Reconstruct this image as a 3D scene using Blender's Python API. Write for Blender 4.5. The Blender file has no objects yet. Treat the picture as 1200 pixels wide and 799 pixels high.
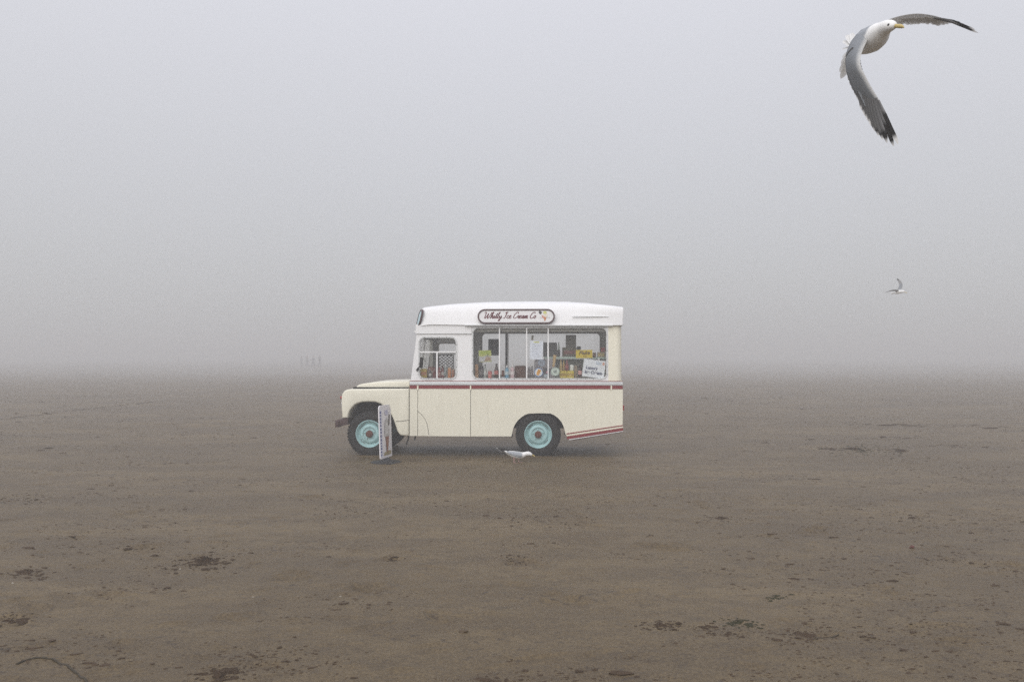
import bpy, bmesh, math, random
import numpy as np
from mathutils import Vector, Matrix
from mathutils.geometry import tessellate_polygon

# ------------------------------------------------------------------ camera, sky, sun, exposure
SC = bpy.context.scene
COL = SC.collection
CAM_H = 1.66
FPX = 933.0                        # focal length measured on a 1200 px wide frame
HORIZON = 417.0

cam = bpy.data.cameras.new('camera')
cam.lens = 36.0 * FPX / 1200.0
cam.sensor_width = 36.0
cam.clip_start = 0.05
cam.clip_end = 6000
cam_o = bpy.data.objects.new('camera', cam)
COL.objects.link(cam_o)
cam_o.location = (0, 0, CAM_H)
cam_o.rotation_euler = (math.radians(90) + math.atan((HORIZON - 399.5) / FPX), 0, 0)
SC.camera = cam_o

SUN_EL, SUN_AZ = math.radians(36), math.radians(200)     # azimuth clockwise from +Y: behind the camera, a little left
world = bpy.data.worlds.new('World')
SC.world = world
world.use_nodes = True
wn, wl = world.node_tree.nodes, world.node_tree.links
wn.clear()
w_out = wn.new('ShaderNodeOutputWorld')
w_add = wn.new('ShaderNodeAddShader')
w_sky = wn.new('ShaderNodeTexSky')
w_sky.sky_type = 'NISHITA'
w_sky.sun_disc = False
w_sky.sun_elevation = SUN_EL
w_sky.sun_rotation = SUN_AZ
w_sky.dust_density = 6.0
w_bg1 = wn.new('ShaderNodeBackground')
w_bg1.inputs['Strength'].default_value = 0.008
wl.new(w_sky.outputs[0], w_bg1.inputs['Color'])
# overcast deck: luminance (1 + 2 sin(elevation)) / 3 of the zenith
w_tc = wn.new('ShaderNodeTexCoord')
w_sep = wn.new('ShaderNodeSeparateXYZ')
wl.new(w_tc.outputs['Generated'], w_sep.inputs[0])
w_cl = wn.new('ShaderNodeMath'); w_cl.operation = 'MAXIMUM'; w_cl.inputs[1].default_value = 0.0
wl.new(w_sep.outputs['Z'], w_cl.inputs[0])
w_lum = wn.new('ShaderNodeMath'); w_lum.operation = 'MULTIPLY_ADD'
w_lum.inputs[1].default_value = 0.95; w_lum.inputs[2].default_value = 1.0
wl.new(w_cl.outputs[0], w_lum.inputs[0])
w_mix = wn.new('ShaderNodeMix'); w_mix.data_type = 'RGBA'
w_mix.inputs['A'].default_value = (0.98, 0.99, 1.0, 1)
w_mix.inputs['B'].default_value = (0.975, 0.98, 1.10, 1)
w_pw = wn.new('ShaderNodeMath'); w_pw.operation = 'POWER'; w_pw.inputs[1].default_value = 0.7
wl.new(w_cl.outputs[0], w_pw.inputs[0])
wl.new(w_pw.outputs[0], w_mix.inputs['Factor'])
w_bg2 = wn.new('ShaderNodeBackground')
wl.new(w_mix.outputs['Result'], w_bg2.inputs['Color'])
SKY_HORIZON = 0.385
w_str = wn.new('ShaderNodeMath'); w_str.operation = 'MULTIPLY'; w_str.inputs[1].default_value = SKY_HORIZON
wl.new(w_lum.outputs[0], w_str.inputs[0])
wl.new(w_str.outputs[0], w_bg2.inputs['Strength'])
wl.new(w_bg1.outputs[0], w_add.inputs[0]); wl.new(w_bg2.outputs[0], w_add.inputs[1])
wl.new(w_add.outputs[0], w_out.inputs['Surface'])

sun = bpy.data.lights.new('sun', 'SUN')
sun.energy = 1.5
sun.angle = math.radians(70)
sun.color = (1.0, 0.985, 0.96)
sun_o = bpy.data.objects.new('sun', sun)
COL.objects.link(sun_o)
sun_dir = Vector((math.sin(SUN_AZ) * math.cos(SUN_EL), math.cos(SUN_AZ) * math.cos(SUN_EL), math.sin(SUN_EL)))
sun_o.rotation_euler = sun_dir.to_track_quat('Z', 'Y').to_euler()
sun_o.location = sun_dir * 30

SC.view_settings.view_transform = 'Standard'
SC.view_settings.look = 'None'
SC.view_settings.gamma = 1.0
SC.view_settings.exposure = 0.45
SC.view_settings.use_curve_mapping = False
SC.render.engine = 'CYCLES'
SC.cycles.use_denoising = False
SC.cycles.volume_bounces = 1
SC.cycles.max_bounces = 8
SC.cycles.transparent_max_bounces = 16
HAZE_DENSITY = 0.0122

random.seed(7)
rng = np.random.default_rng(11)

# ------------------------------------------------------------------ helpers
def setp(o, label=None, cat=None, group=None, kind=None):
    if label: o['label'] = label
    if cat: o['category'] = cat
    if group: o['group'] = group
    if kind: o['kind'] = kind
    return o

def link(name, me, mats=None, parent=None, smooth=False):
    o = bpy.data.objects.new(name, me)
    COL.objects.link(o)
    if mats is not None:
        for m in (mats if isinstance(mats, (list, tuple)) else [mats]):
            me.materials.append(m)
    if smooth:
        me.polygons.foreach_set('use_smooth', [True] * len(me.polygons))
    if parent is not None: o.parent = parent
    return o

def raw(name, verts, faces, mats, parent=None, smooth=False):
    me = bpy.data.meshes.new(name)
    me.from_pydata([tuple(v) for v in verts], [], faces)
    me.validate(); me.update()
    return link(name, me, mats, parent, smooth)

def empty(name, loc=(0, 0, 0), rz=0.0, parent=None):
    o = bpy.data.objects.new(name, None)
    COL.objects.link(o)
    o.location = loc; o.rotation_euler = (0, 0, rz)
    o.empty_display_size = 0.2
    if parent is not None: o.parent = parent
    return o

class MB:
    """collects simple shapes into one mesh"""
    def __init__(s): s.v = []; s.f = []; s.mi = []
    def add(s, v, f, mi=0):
        k = len(s.v)
        s.v += [tuple(p) for p in v]
        s.f += [tuple(i + k for i in q) for q in f]
        s.mi += [mi] * len(f)
        return s
    def box(s, a, b, mi=0):
        (x0, y0, z0), (x1, y1, z1) = a, b
        v = [(x0,y0,z0),(x1,y0,z0),(x1,y1,z0),(x0,y1,z0),(x0,y0,z1),(x1,y0,z1),(x1,y1,z1),(x0,y1,z1)]
        return s.add(v, [(0,3,2,1),(4,5,6,7),(0,1,5,4),(1,2,6,5),(2,3,7,6),(3,0,4,7)], mi)
    def tube(s, pts, rad, n=8, mi=0, cap=True):
        pts = [Vector(p) for p in pts]
        rad = rad if isinstance(rad, (list, tuple)) else [rad] * len(pts)
        v, f = [], []
        prev = None
        for i, p in enumerate(pts):
            d = (pts[min(i+1, len(pts)-1)] - pts[max(i-1, 0)]).normalized()
            if prev is None:
                a = Vector((0, 0, 1)) if abs(d.z) < 0.9 else Vector((1, 0, 0))
            else: a = prev
            x = (a - d * a.dot(d)).normalized(); y = d.cross(x); prev = x
            for k in range(n):
                t = 2 * math.pi * k / n
                v.append(p + (x * math.cos(t) + y * math.sin(t)) * rad[i])
        for i in range(len(pts) - 1):
            for k in range(n):
                f.append((i*n+k, i*n+(k+1) % n, (i+1)*n+(k+1) % n, (i+1)*n+k))
        if cap:
            f.append(tuple(range(n))[::-1]); f.append(tuple(range((len(pts)-1)*n, len(pts)*n)))
        return s.add(v, f, mi)
    def lathe(s, prof, centre=(0,0,0), axis='z', n=24, mi=0):
        """prof: (radius, height) list"""
        v, f = [], []
        c = Vector(centre)
        for r, h in prof:
            for k in range(n):
                t = 2 * math.pi * k / n
                a, b = r * math.cos(t), r * math.sin(t)
                v.append(c + (Vector((a, b, h)) if axis == 'z' else Vector((a, h, b))))
        for i in range(len(prof) - 1):
            for k in range(n):
                q = (i*n+k, i*n+(k+1) % n, (i+1)*n+(k+1) % n, (i+1)*n+k)
                f.append(q if axis == 'z' else q[::-1])
        return s.add(v, f, mi)
    def build(s, name, mats, parent=None, smooth=False, auto=None):
        me = bpy.data.meshes.new(name)
        me.from_pydata(s.v, [], s.f)
        if s.mi: me.polygons.foreach_set('material_index', s.mi)
        me.update()
        o = link(name, me, mats, parent, smooth)
        if auto: sharpen(me, auto)
        return o

def sharpen(me, deg):
    """smooth shading with hard edges over an angle"""
    bm = bmesh.new(); bm.from_mesh(me)
    bmesh.ops.recalc_face_normals(bm, faces=bm.faces)
    for f in bm.faces: f.smooth = True
    for e in bm.edges:
        if len(e.link_faces) == 2 and e.calc_face_angle(0) > math.radians(deg): e.smooth = False
    bm.to_mesh(me); bm.free()

def prism(name, loop, v0, v1, mats, parent=None, bevel=0.0, seg=3, auto=35):
    """side outline (u, w) extruded through the depth v0..v1, rims rounded"""
    bm = bmesh.new()
    a = [bm.verts.new((u, v0, w)) for u, w in loop]
    b = [bm.verts.new((u, v1, w)) for u, w in loop]
    n = len(loop)
    fa = bm.faces.new(a); fb = bm.faces.new(b[::-1])
    for i in range(n):
        bm.faces.new((a[i], b[i], b[(i+1) % n], a[(i+1) % n]))
    bmesh.ops.recalc_face_normals(bm, faces=bm.faces)
    if bevel > 0:
        ed = list(fa.edges) + list(fb.edges)
        bmesh.ops.bevel(bm, geom=ed, offset=bevel, segments=seg, profile=0.5, affect='EDGES', clamp_overlap=True)
    me = bpy.data.meshes.new(name); bm.to_mesh(me); bm.free()
    o = link(name, me, mats, parent)
    if auto: sharpen(me, auto)
    return o

def plate(name, loops, v0, v1, mats, parent=None, auto=30):
    """outline with holes (u, w), thickness v0..v1"""
    tris = tessellate_polygon([[Vector((u, w, 0)) for u, w in lp] for lp in loops])
    flat = [p for lp in loops for p in lp]
    n = len(flat)
    v = [(u, v0, w) for u, w in flat] + [(u, v1, w) for u, w in flat]
    f = [tuple(t) for t in tris] + [tuple(i + n for i in t[::-1]) for t in tris]
    k = 0
    for lp in loops:
        m = len(lp)
        for i in range(m):
            f.append((k + i, k + (i+1) % m, n + k + (i+1) % m, n + k + i))
        k += m
    me = bpy.data.meshes.new(name); me.from_pydata(v, [], f); me.update()
    o = link(name, me, mats, parent)
    sharpen(me, auto)
    return o

def rrect(x0, z0, x1, z1, r, n=6):
    out = []
    for cx, cz, a0 in ((x1-r, z0+r, -90), (x1-r, z1-r, 0), (x0+r, z1-r, 90), (x0+r, z0+r, 180)):
        for k in range(n + 1):
            a = math.radians(a0 + 90 * k / n)
            out.append((cx + r * math.cos(a), cz + r * math.sin(a)))
    return out

def text_mesh(body, size=1.0, shear=0.0, bold=0.0, align='CENTER'):
    cu = bpy.data.curves.new('lettering', 'FONT')
    cu.body = body; cu.size = size; cu.shear = shear; cu.offset = bold
    cu.align_x = align; cu.align_y = 'CENTER'
    o = bpy.data.objects.new('lettering', cu); COL.objects.link(o)
    dg = bpy.context.evaluated_depsgraph_get()
    me = bpy.data.meshes.new_from_object(o.evaluated_get(dg))
    bpy.data.objects.remove(o); bpy.data.curves.remove(cu)
    return me

# ------------------------------------------------------------------ materials
def M_new(name):
    m = bpy.data.materials.new(name); m.use_nodes = True
    return m, m.node_tree.nodes, m.node_tree.links, m.node_tree.nodes['Principled BSDF']

def paint(name, col, rough=0.45, vary=0.06, scale=3.0, dirt=0.0, dirtcol=(0.2, 0.17, 0.13), metal=0.0, spec=0.4, bump=0.0, streak=False):
    m, n, l, b = M_new(name)
    b.inputs['Roughness'].default_value = rough
    b.inputs['Metallic'].default_value = metal
    b.inputs['Specular IOR Level'].default_value = spec
    tc = n.new('ShaderNodeTexCoord')
    nz = n.new('ShaderNodeTexNoise'); nz.inputs['Scale'].default_value = scale; nz.inputs['Detail'].default_value = 5
    l.new(tc.outputs['Object'], nz.inputs['Vector'])
    mx = n.new('ShaderNodeMix'); mx.data_type = 'RGBA'
    mx.inputs['A'].default_value = (*[c * (1 - vary) for c in col], 1)
    mx.inputs['B'].default_value = (*[min(1, c * (1 + vary)) for c in col], 1)
    l.new(nz.outputs['Fac'], mx.inputs['Factor'])
    last = mx.outputs['Result']
    if dirt > 0:
        mp = n.new('ShaderNodeMapping'); mp.inputs['Scale'].default_value = (14, 14, 2.0) if streak else (5, 5, 5)
        l.new(tc.outputs['Object'], mp.inputs['Vector'])
        n2 = n.new('ShaderNodeTexNoise'); n2.inputs['Scale'].default_value = 1.0; n2.inputs['Detail'].default_value = 8; n2.inputs['Roughness'].default_value = 0.7
        l.new(mp.outputs[0], n2.inputs['Vector'])
        rp = n.new('ShaderNodeValToRGB')
        rp.color_ramp.elements[0].position = 0.52; rp.color_ramp.elements[0].color = (0, 0, 0, 1)
        rp.color_ramp.elements[1].position = 0.8; rp.color_ramp.elements[1].color = (dirt, dirt, dirt, 1)
        l.new(n2.outputs['Fac'], rp.inputs[0])
        m2 = n.new('ShaderNodeMix'); m2.data_type = 'RGBA'
        l.new(rp.outputs[0], m2.inputs['Factor']); l.new(last, m2.inputs['A'])
        m2.inputs['B'].default_value = (*dirtcol, 1)
        last = m2.outputs['Result']
    l.new(last, b.inputs['Base Color'])
    if bump > 0:
        bp = n.new('ShaderNodeBump'); bp.inputs['Strength'].default_value = bump; bp.inputs['Distance'].default_value = 0.01
        l.new(nz.outputs['Fac'], bp.inputs['Height']); l.new(bp.outputs[0], b.inputs['Normal'])
    return m

def attr_paint(name, rough=0.6, attr='col', trans=0.0, barbs=False):
    m, n, l, b = M_new(name)
    a = n.new('ShaderNodeAttribute'); a.attribute_name = attr
    last = a.outputs['Color']
    tc = n.new('ShaderNodeTexCoord')
    nz = n.new('ShaderNodeTexNoise'); nz.inputs['Scale'].default_value = 60; nz.inputs['Detail'].default_value = 4
    l.new(tc.outputs['Object'], nz.inputs['Vector'])
    mr = n.new('ShaderNodeMapRange'); mr.inputs['To Min'].default_value = 0.86; mr.inputs['To Max'].default_value = 1.08
    l.new(nz.outputs['Fac'], mr.inputs['Value'])
    mu = n.new('ShaderNodeVectorMath'); mu.operation = 'MULTIPLY'
    l.new(last, mu.inputs[0]); l.new(mr.outputs[0], mu.inputs[1])
    l.new(mu.outputs[0], b.inputs['Base Color'])
    b.inputs['Roughness'].default_value = rough
    b.inputs['Specular IOR Level'].default_value = 0.2
    if trans > 0:
        tr = n.new('ShaderNodeBsdfTranslucent'); l.new(mu.outputs[0], tr.inputs['Color'])
        ms = n.new('ShaderNodeMixShader'); ms.inputs[0].default_value = trans
        out = n['Material Output']
        l.new(b.outputs[0], ms.inputs[1]); l.new(tr.outputs[0], ms.inputs[2]); l.new(ms.outputs[0], out.inputs['Surface'])
    return m

def glass_mat(name, tint=(0.93, 0.95, 0.95), refl=0.05):
    m, n, l, b = M_new(name)
    n.remove(b)
    tr = n.new('ShaderNodeBsdfTransparent'); tr.inputs['Color'].default_value = (*tint, 1)
    gl = n.new('ShaderNodeBsdfGlossy'); gl.inputs['Roughness'].default_value = 0.02
    lw = n.new('ShaderNodeLayerWeight'); lw.inputs['Blend'].default_value = 0.12
    ad = n.new('ShaderNodeMath'); ad.operation = 'MULTIPLY_ADD'; ad.inputs[1].default_value = 0.6; ad.inputs[2].default_value = refl
    l.new(lw.outputs['Fresnel'], ad.inputs[0])
    mx = n.new('ShaderNodeMixShader'); l.new(ad.outputs[0], mx.inputs[0])
    l.new(tr.outputs[0], mx.inputs[1]); l.new(gl.outputs[0], mx.inputs[2])
    l.new(mx.outputs[0], n['Material Output'].inputs['Surface'])
    return m

MT = {
    'white': paint('white_van_paint', (0.78, 0.78, 0.785), 0.5, 0.03, 2.0, dirt=0.10, streak=True, dirtcol=(0.42, 0.40, 0.36)),
    'cream': paint('cream_van_paint', (0.725, 0.700, 0.585), 0.42, 0.04, 2.5, bump=0.25, dirt=0.24, streak=True, dirtcol=(0.36, 0.31, 0.22)),
    'creamlight': paint('pale_cream_paint', (0.78, 0.75, 0.62), 0.42, 0.03, 2.5, dirt=0.1, dirtcol=(0.4, 0.36, 0.28)),
    'red': paint('dark_red_stripe', (0.20, 0.018, 0.024), 0.45, 0.1, 6),
    'alu': paint('dull_aluminium', (0.60, 0.62, 0.63), 0.5, 0.12, 12, metal=0.25),
    'frame': paint('window_frame_grey', (0.58, 0.59, 0.59), 0.5, 0.12, 14),
    'rubber': paint('tyre_rubber', (0.012, 0.0115, 0.011), 0.85, 0.25, 9, dirt=0.45, dirtcol=(0.035, 0.029, 0.022)),
    'black': paint('black_underside', (0.010, 0.009, 0.008), 0.8, 0.3, 6, dirt=0.4, dirtcol=(0.03, 0.025, 0.018)),
    'seam': paint('panel_gap', (0.12, 0.11, 0.09), 0.8),
    'rim': paint('turquoise_wheel_paint', (0.33, 0.51, 0.52), 0.45, 0.12, 9, dirt=0.5, dirtcol=(0.14, 0.16, 0.13)),
    'hub': paint('rusty_hub', (0.11, 0.042, 0.03), 0.7, 0.3, 30),
    'bumper': paint('bumper_brown_black', (0.055, 0.028, 0.026), 0.6, 0.3, 12),
    'signframe': paint('sign_border_brown', (0.075, 0.04, 0.042), 0.5),
    'script': paint('maroon_lettering', (0.13, 0.022, 0.03), 0.5),
    'interior': paint('interior_lining', (0.44, 0.43, 0.39), 0.7, 0.08, 4),
    'lamp_glass': paint('pale_blue_sign_face', (0.45, 0.60, 0.64), 0.3),
    'redlamp': paint('red_lamp_lens', (0.3, 0.02, 0.02), 0.25),
    'chrome': paint('headlamp_glass', (0.6, 0.62, 0.63), 0.15, metal=0.6),
    'glass': glass_mat('window_glass', (0.992, 0.995, 0.992), 0.055),
    'seat': paint('seat_vinyl', (0.03, 0.03, 0.03), 0.6),
    'shelf': paint('green_edged_shelf', (0.42, 0.55, 0.47), 0.3),
}
def simple(name, col, rough=0.5, vary=0.08, scale=20, **k):
    return paint(name, col, rough, vary, scale, **k)

# ------------------------------------------------------------------ beach
def vnoise(x, y, seed):
    xi, yi = np.floor(x).astype(np.int64), np.floor(y).astype(np.int64)
    xf, yf = x - xi, y - yi
    u, v = xf * xf * xf * (xf * (xf * 6 - 15) + 10), yf * yf * yf * (yf * (yf * 6 - 15) + 10)
    def g(ix, iy):
        h = (ix * 374761393 + iy * 668265263 + seed * 1442695041) & 0xFFFFFFFF
        h = ((h ^ (h >> 13)) * 1274126177) & 0xFFFFFFFF
        h = (h ^ (h >> 16)) & 0xFFFFFFFF
        return h.astype(np.float64) / 4294967295.0
    a, b, c, d = g(xi, yi), g(xi + 1, yi), g(xi, yi + 1), g(xi + 1, yi + 1)
    return (a * (1 - u) + b * u) * (1 - v) + (c * (1 - u) + d * u) * v

# footprints and scuffs: x, y, half length, half width, angle, depth
scuffs = []
def gpt(px, py):
    Y = CAM_H * FPX / (py - HORIZON)
    return (px - 600) / FPX * Y, Y
for _ in range(420):
    Y = 3.4 + 15 * random.random() ** 1.4
    X = random.uniform(-0.72, 0.72) * Y
    scuffs.append((X, Y, random.uniform(0.05, 0.15), random.uniform(0.03, 0.06), random.gauss(0, 0.6), random.uniform(0.004, 0.013)))
for px, py in ((345, 676), (20, 720), (170, 640), (360, 583), (462, 652), (605, 655), (690, 610), (770, 640), (1040, 690), (150, 600),
               (430, 690), (520, 720), (650, 700), (120, 700), (1120, 740), (1180, 660), (960, 620), (820, 590)):
    X, Y = gpt(px, py)
    for j in range(3):
        scuffs.append((X + random.gauss(0, 0.05), Y + random.gauss(0, 0.09), random.uniform(0.06, 0.14), random.uniform(0.04, 0.07), random.gauss(0, 0.4), random.uniform(0.01, 0.022)))
SCF = np.array(scuffs)

WHEELS = ((-2.36, 13.30), (0.43, 13.18), (-2.30, 14.68), (0.49, 14.56))
def ground_h(x, y):
    x = np.asarray(x, float); y = np.asarray(y, float)
    h = 0.030 * (vnoise(x * 0.35, y * 0.5, 1) - 0.5) + 0.012 * (vnoise(x * 1.3 + 9, y * 2.1, 2) - 0.5)
    h = h + 0.010 * (vnoise(x * 4.5, y * 6.0, 3) - 0.5) + 0.006 * (vnoise(x * 13, y * 17, 4) - 0.5)
    h = h + 0.006 * np.maximum(vnoise(x * 7, y * 11, 5) - 0.62, 0) * 6 * np.clip(vnoise(x * 0.8, y * 1.1, 6) * 2.4 - 0.9, 0, 1)
    near = np.exp(-((x / 4.0) ** 4 + ((y - 13.6) / 2.6) ** 4))       # firm flat sand under the van
    h = h * (1 - 0.75 * near)
    for wx, wy in WHEELS:                                            # sand pressed up round the tyres
        h = h + 0.020 * np.exp(-(((x - wx) / 0.26) ** 2 + ((y - wy) / 0.17) ** 2) ** 1.5)
    # wheel ruts running off to both sides, behind the van
    for a, b, c in ((21.0, 0.30, 0.012), (19.0, -0.03, 0.010), (30.0, -0.22, 0.015), (25.5, 0.12, 0.010)):
        d = y - (a + b * x)
        h = h - c * np.exp(-(d / 0.10) ** 2) + 0.5 * c * np.exp(-((np.abs(d) - 0.2) / 0.09) ** 2)
    return h

def ground_full(x, y):
    h = ground_h(x, y)
    shp = h.shape
    hf = h.ravel(); xf = x.ravel(); yf = y.ravel()
    order = np.argsort(yf, kind='stable'); ys = yf[order]
    for X, Y, a, b, t, d in SCF:
        i0, i1 = np.searchsorted(ys, Y - 0.45), np.searchsorted(ys, Y + 0.45)
        ix = order[i0:i1]
        dx, dy = xf[ix] - X, yf[ix] - Y
        p = (dx * math.cos(t) + dy * math.sin(t)) / a; q = (-dx * math.sin(t) + dy * math.cos(t)) / b
        r2 = p * p + q * q
        hf[ix] += -d * np.exp(-r2 ** 2) + 0.45 * d * np.exp(-((np.sqrt(r2) - 1.45) / 0.28) ** 2)
    return hf.reshape(shp)

def axis_pts(dense0, dense1, step, far0, far1, grow=1.05, stepfn=None):
    out = [dense0]
    while out[-1] < dense1:
        out.append(out[-1] + (stepfn(out[-1]) if stepfn else step))
    s = out[-1] - out[-2]
    while out[-1] < far1: s *= grow; out.append(out[-1] + s)
    lo = [out[0]]; s = out[1] - out[0]
    while lo[-1] > far0: s *= grow * 1.06; lo.append(lo[-1] - s)
    return np.array(lo[:0:-1] + out)

FAR = 900.0
gx = np.array(sorted(set(list(axis_pts(0, 9.5, 0, 0, FAR, 1.16, lambda t: 0.017 + 0.0045 * t))) | set(-axis_pts(0.02, 9.5, 0, 0, FAR, 1.16, lambda t: 0.017 + 0.0045 * t))))
gy = axis_pts(3.2, 20, 0, -120, FAR, 1.06, lambda t: 0.010 * (t / 3.2) ** 1.05)
XX, YY = np.meshgrid(gx, gy)
ZZ = ground_full(XX, YY)
nx_, ny_ = len(gx), len(gy)
me = bpy.data.meshes.new('beach')
co = np.stack([XX, YY, ZZ], -1).reshape(-1, 3).astype(np.float32)
ii = (np.arange(ny_ - 1)[:, None] * nx_ + np.arange(nx_ - 1)[None, :]).ravel()
quads = np.stack([ii, ii + 1, ii + nx_ + 1, ii + nx_], -1)
me.vertices.add(len(co)); me.vertices.foreach_set('co', co.ravel())
me.loops.add(quads.size); me.loops.foreach_set('vertex_index', quads.ravel().astype(np.int32))
me.polygons.add(len(quads)); me.polygons.foreach_set('loop_start', np.arange(0, quads.size, 4, dtype=np.int32))
me.polygons.foreach_set('loop_total', np.full(len(quads), 4, dtype=np.int32))
me.update(calc_edges=True); me.validate()

def sand_material():
    m, n, l, b = M_new('damp_beach_sand')
    tc = n.new('ShaderNodeTexCoord')
    def mapped(sx, sy):
        mp = n.new('ShaderNodeMapping'); mp.inputs['Scale'].default_value = (sx, sy, 1)
        l.new(tc.outputs['Object'], mp.inputs['Vector']); return mp.outputs[0]
    def noise(vec, sc, det=4, ro=0.55):
        t = n.new('ShaderNodeTexNoise'); t.inputs['Scale'].default_value = sc; t.inputs['Detail'].default_value = det; t.inputs['Roughness'].default_value = ro
        l.new(vec, t.inputs['Vector']); return t.outputs['Fac']
    def ramp(fac, p0, p1, c0=0.0, c1=1.0):
        r = n.new('ShaderNodeMapRange'); r.interpolation_type = 'SMOOTHSTEP'
        r.inputs['From Min'].default_value = p0; r.inputs['From Max'].default_value = p1
        r.inputs['To Min'].default_value = c0; r.inputs['To Max'].default_value = c1
        l.new(fac, r.inputs['Value']); return r.outputs[0]
    def mul(a, c):
        t = n.new('ShaderNodeMath'); t.operation = 'MULTIPLY'; l.new(a, t.inputs[0])
        if isinstance(c, float): t.inputs[1].default_value = c
        else: l.new(c, t.inputs[1])
        return t.outputs[0]
    def mix(f, a, c):
        t = n.new('ShaderNodeMix'); t.data_type = 'RGBA'; l.new(f, t.inputs['Factor'])
        if isinstance(a, tuple): t.inputs['A'].default_value = (*a, 1)
        else: l.new(a, t.inputs['A'])
        if isinstance(c, tuple): t.inputs['B'].default_value = (*c, 1)
        else: l.new(c, t.inputs['B'])
        return t.outputs['Result']
    big = noise(mapped(0.22, 0.5), 1.0, 3)
    mid = noise(mapped(0.9, 1.9), 1.0, 6, 0.65)
    sml = noise(mapped(5.0, 8.0), 1.0, 6, 0.7)
    fine = noise(mapped(1, 1), 55.0, 5, 0.75)
    base = mix(ramp(big, 0.32, 0.68), (0.0995, 0.0696, 0.0340), (0.1563, 0.1128, 0.0563))
    base = mix(mul(ramp(mid, 0.42, 0.64), 0.65), base, (0.0718, 0.0489, 0.0252))
    base = mix(mul(ramp(sml, 0.45, 0.66), 0.62), base, (0.0622, 0.0427, 0.0221))
    base = mix(mul(ramp(fine, 0.40, 0.70), 0.50), base, (0.1794, 0.1314, 0.0671))
    base = mix(mul(ramp(fine, 0.56, 0.36), 0.50), base, (0.0598, 0.0406, 0.0205))
    # dark wet crumbs and cast-up specks, gathered in patches
    patch = ramp(noise(mapped(0.9, 1.4), 1.0, 4, 0.6), 0.44, 0.62)
    fl = ramp(noise(mapped(9.0, 15.0), 1.0, 5, 0.65), 0.575, 0.645)
    fl2 = ramp(noise(mapped(7.0, 10.0), 1.0, 7, 0.75), 0.62, 0.69)
    dark = n.new('ShaderNodeMath'); dark.operation = 'MAXIMUM'
    l.new(mul(fl, patch), dark.inputs[0]); l.new(mul(fl2, 0.85), dark.inputs[1])
    base = mix(mul(dark.outputs[0], 0.75), base, (0.034, 0.023, 0.015))
    l.new(base, b.inputs['Base Color'])
    # towards the waterline the sand holds a film of water
    sp = n.new('ShaderNodeSeparateXYZ'); l.new(tc.outputs['Object'], sp.inputs[0])
    wet = mul(ramp(sp.outputs['Y'], 22.0, 95.0), ramp(noise(mapped(0.03, 0.09), 1.0, 4, 0.6), 0.25, 0.6, 0.7, 1.0))
    l.new(ramp(wet, 0.0, 1.0, 0.58, 0.34), b.inputs['Roughness'])
    l.new(ramp(wet, 0.0, 1.0, 0.34, 0.5), b.inputs['Specular IOR Level'])
    bp = n.new('ShaderNodeBump'); bp.inputs['Strength'].default_value = 0.8; bp.inputs['Distance'].default_value = 0.008
    l.new(fine, bp.inputs['Height'])
    bp2 = n.new('ShaderNodeBump'); bp2.inputs['Strength'].default_value = 0.6; bp2.inputs['Distance'].default_value = 0.03
    l.new(sml, bp2.inputs['Height']); l.new(bp.outputs[0], bp2.inputs['Normal'])
    l.new(ramp(wet, 0.0, 1.0, 0.8, 0.1), bp.inputs['Strength']); l.new(ramp(wet, 0.0, 1.0, 0.6, 0.05), bp2.inputs['Strength'])
    l.new(bp2.outputs[0], b.inputs['Normal'])
    return m
beach = link('beach', me, sand_material(), smooth=True)
setp(beach, 'damp grey brown sand beach scattered with dark crumbs', kind='structure')

# ------------------------------------------------------------------ air
hz, n, l, b = M_new('sea_fog')
n.remove(b)
pv = n.new('ShaderNodeVolumePrincipled')
pv.inputs['Color'].default_value = (0.735, 0.735, 0.737, 1)
pv.inputs['Density'].default_value = HAZE_DENSITY
pv.inputs['Anisotropy'].default_value = 0.0
l.new(pv.outputs[0], n['Material Output'].inputs['Volume'])
hb = MB().box((gx[0] - 5, gy[0] - 5, -1.2), (gx[-1] + 5, gy[-1] + 5, 5.6))
haze = hb.build('haze', hz)
setp(haze, 'thick pale sea fog lying over the beach', kind='stuff')

# ------------------------------------------------------------------ the ice cream van
VY = 13.06                                # distance of the van's near side
YAW = math.radians(-2.3)                  # rear end a touch closer than the bonnet
sY, cY = math.sin(-YAW), math.cos(YAW)
BW = 1.64                                 # body width

def P(px, py, v=0.0):
    """photo pixel -> (u, w) on the van's plane that lies v metres behind its near side"""
    k = px - 600.0
    # X = u c + v s ; Y = VY - u s + v c ; k = F X / Y
    u = (k * (VY + v * cY) - FPX * v * sY) / (FPX * cY + k * sY)
    Y = VY - u * sY + v * cY
    return u, CAM_H + (HORIZON - py) / FPX * Y
def PL(pts, v=0.0): return [P(x, y, v) for x, y in pts]
def prr(x0, y0, x1, y1, rpx, v=0.0, n=6):
    a = P(x0, y1, v); b_ = P(x1, y0, v)
    return rrect(a[0], a[1], b_[0], b_[1], rpx / 71.4, n)

MT['belt'] = paint('faded_red_line', (0.24, 0.10, 0.09), 0.5)
van = empty('ice_cream_van', (0, VY, 0), YAW)
setp(van, 'old cream and white ice cream van with turquoise wheels and serving window', 'van')

def vbox(name, px0, py0, px1, py1, v0, v1, mat, parent=van, bevel=0.0):
    (u0, w0), (u1, w1) = P(px0, py1, max(v0, 0)), P(px1, py0, max(v0, 0))
    if bevel:
        return prism(name, [(u0, w0), (u1, w0), (u1, w1), (u0, w1)], v0, v1, mat, parent, bevel, 2)
    return MB().box((u0, v0, w0), (u1, v1, w1)).build(name, mat, parent)

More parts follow.
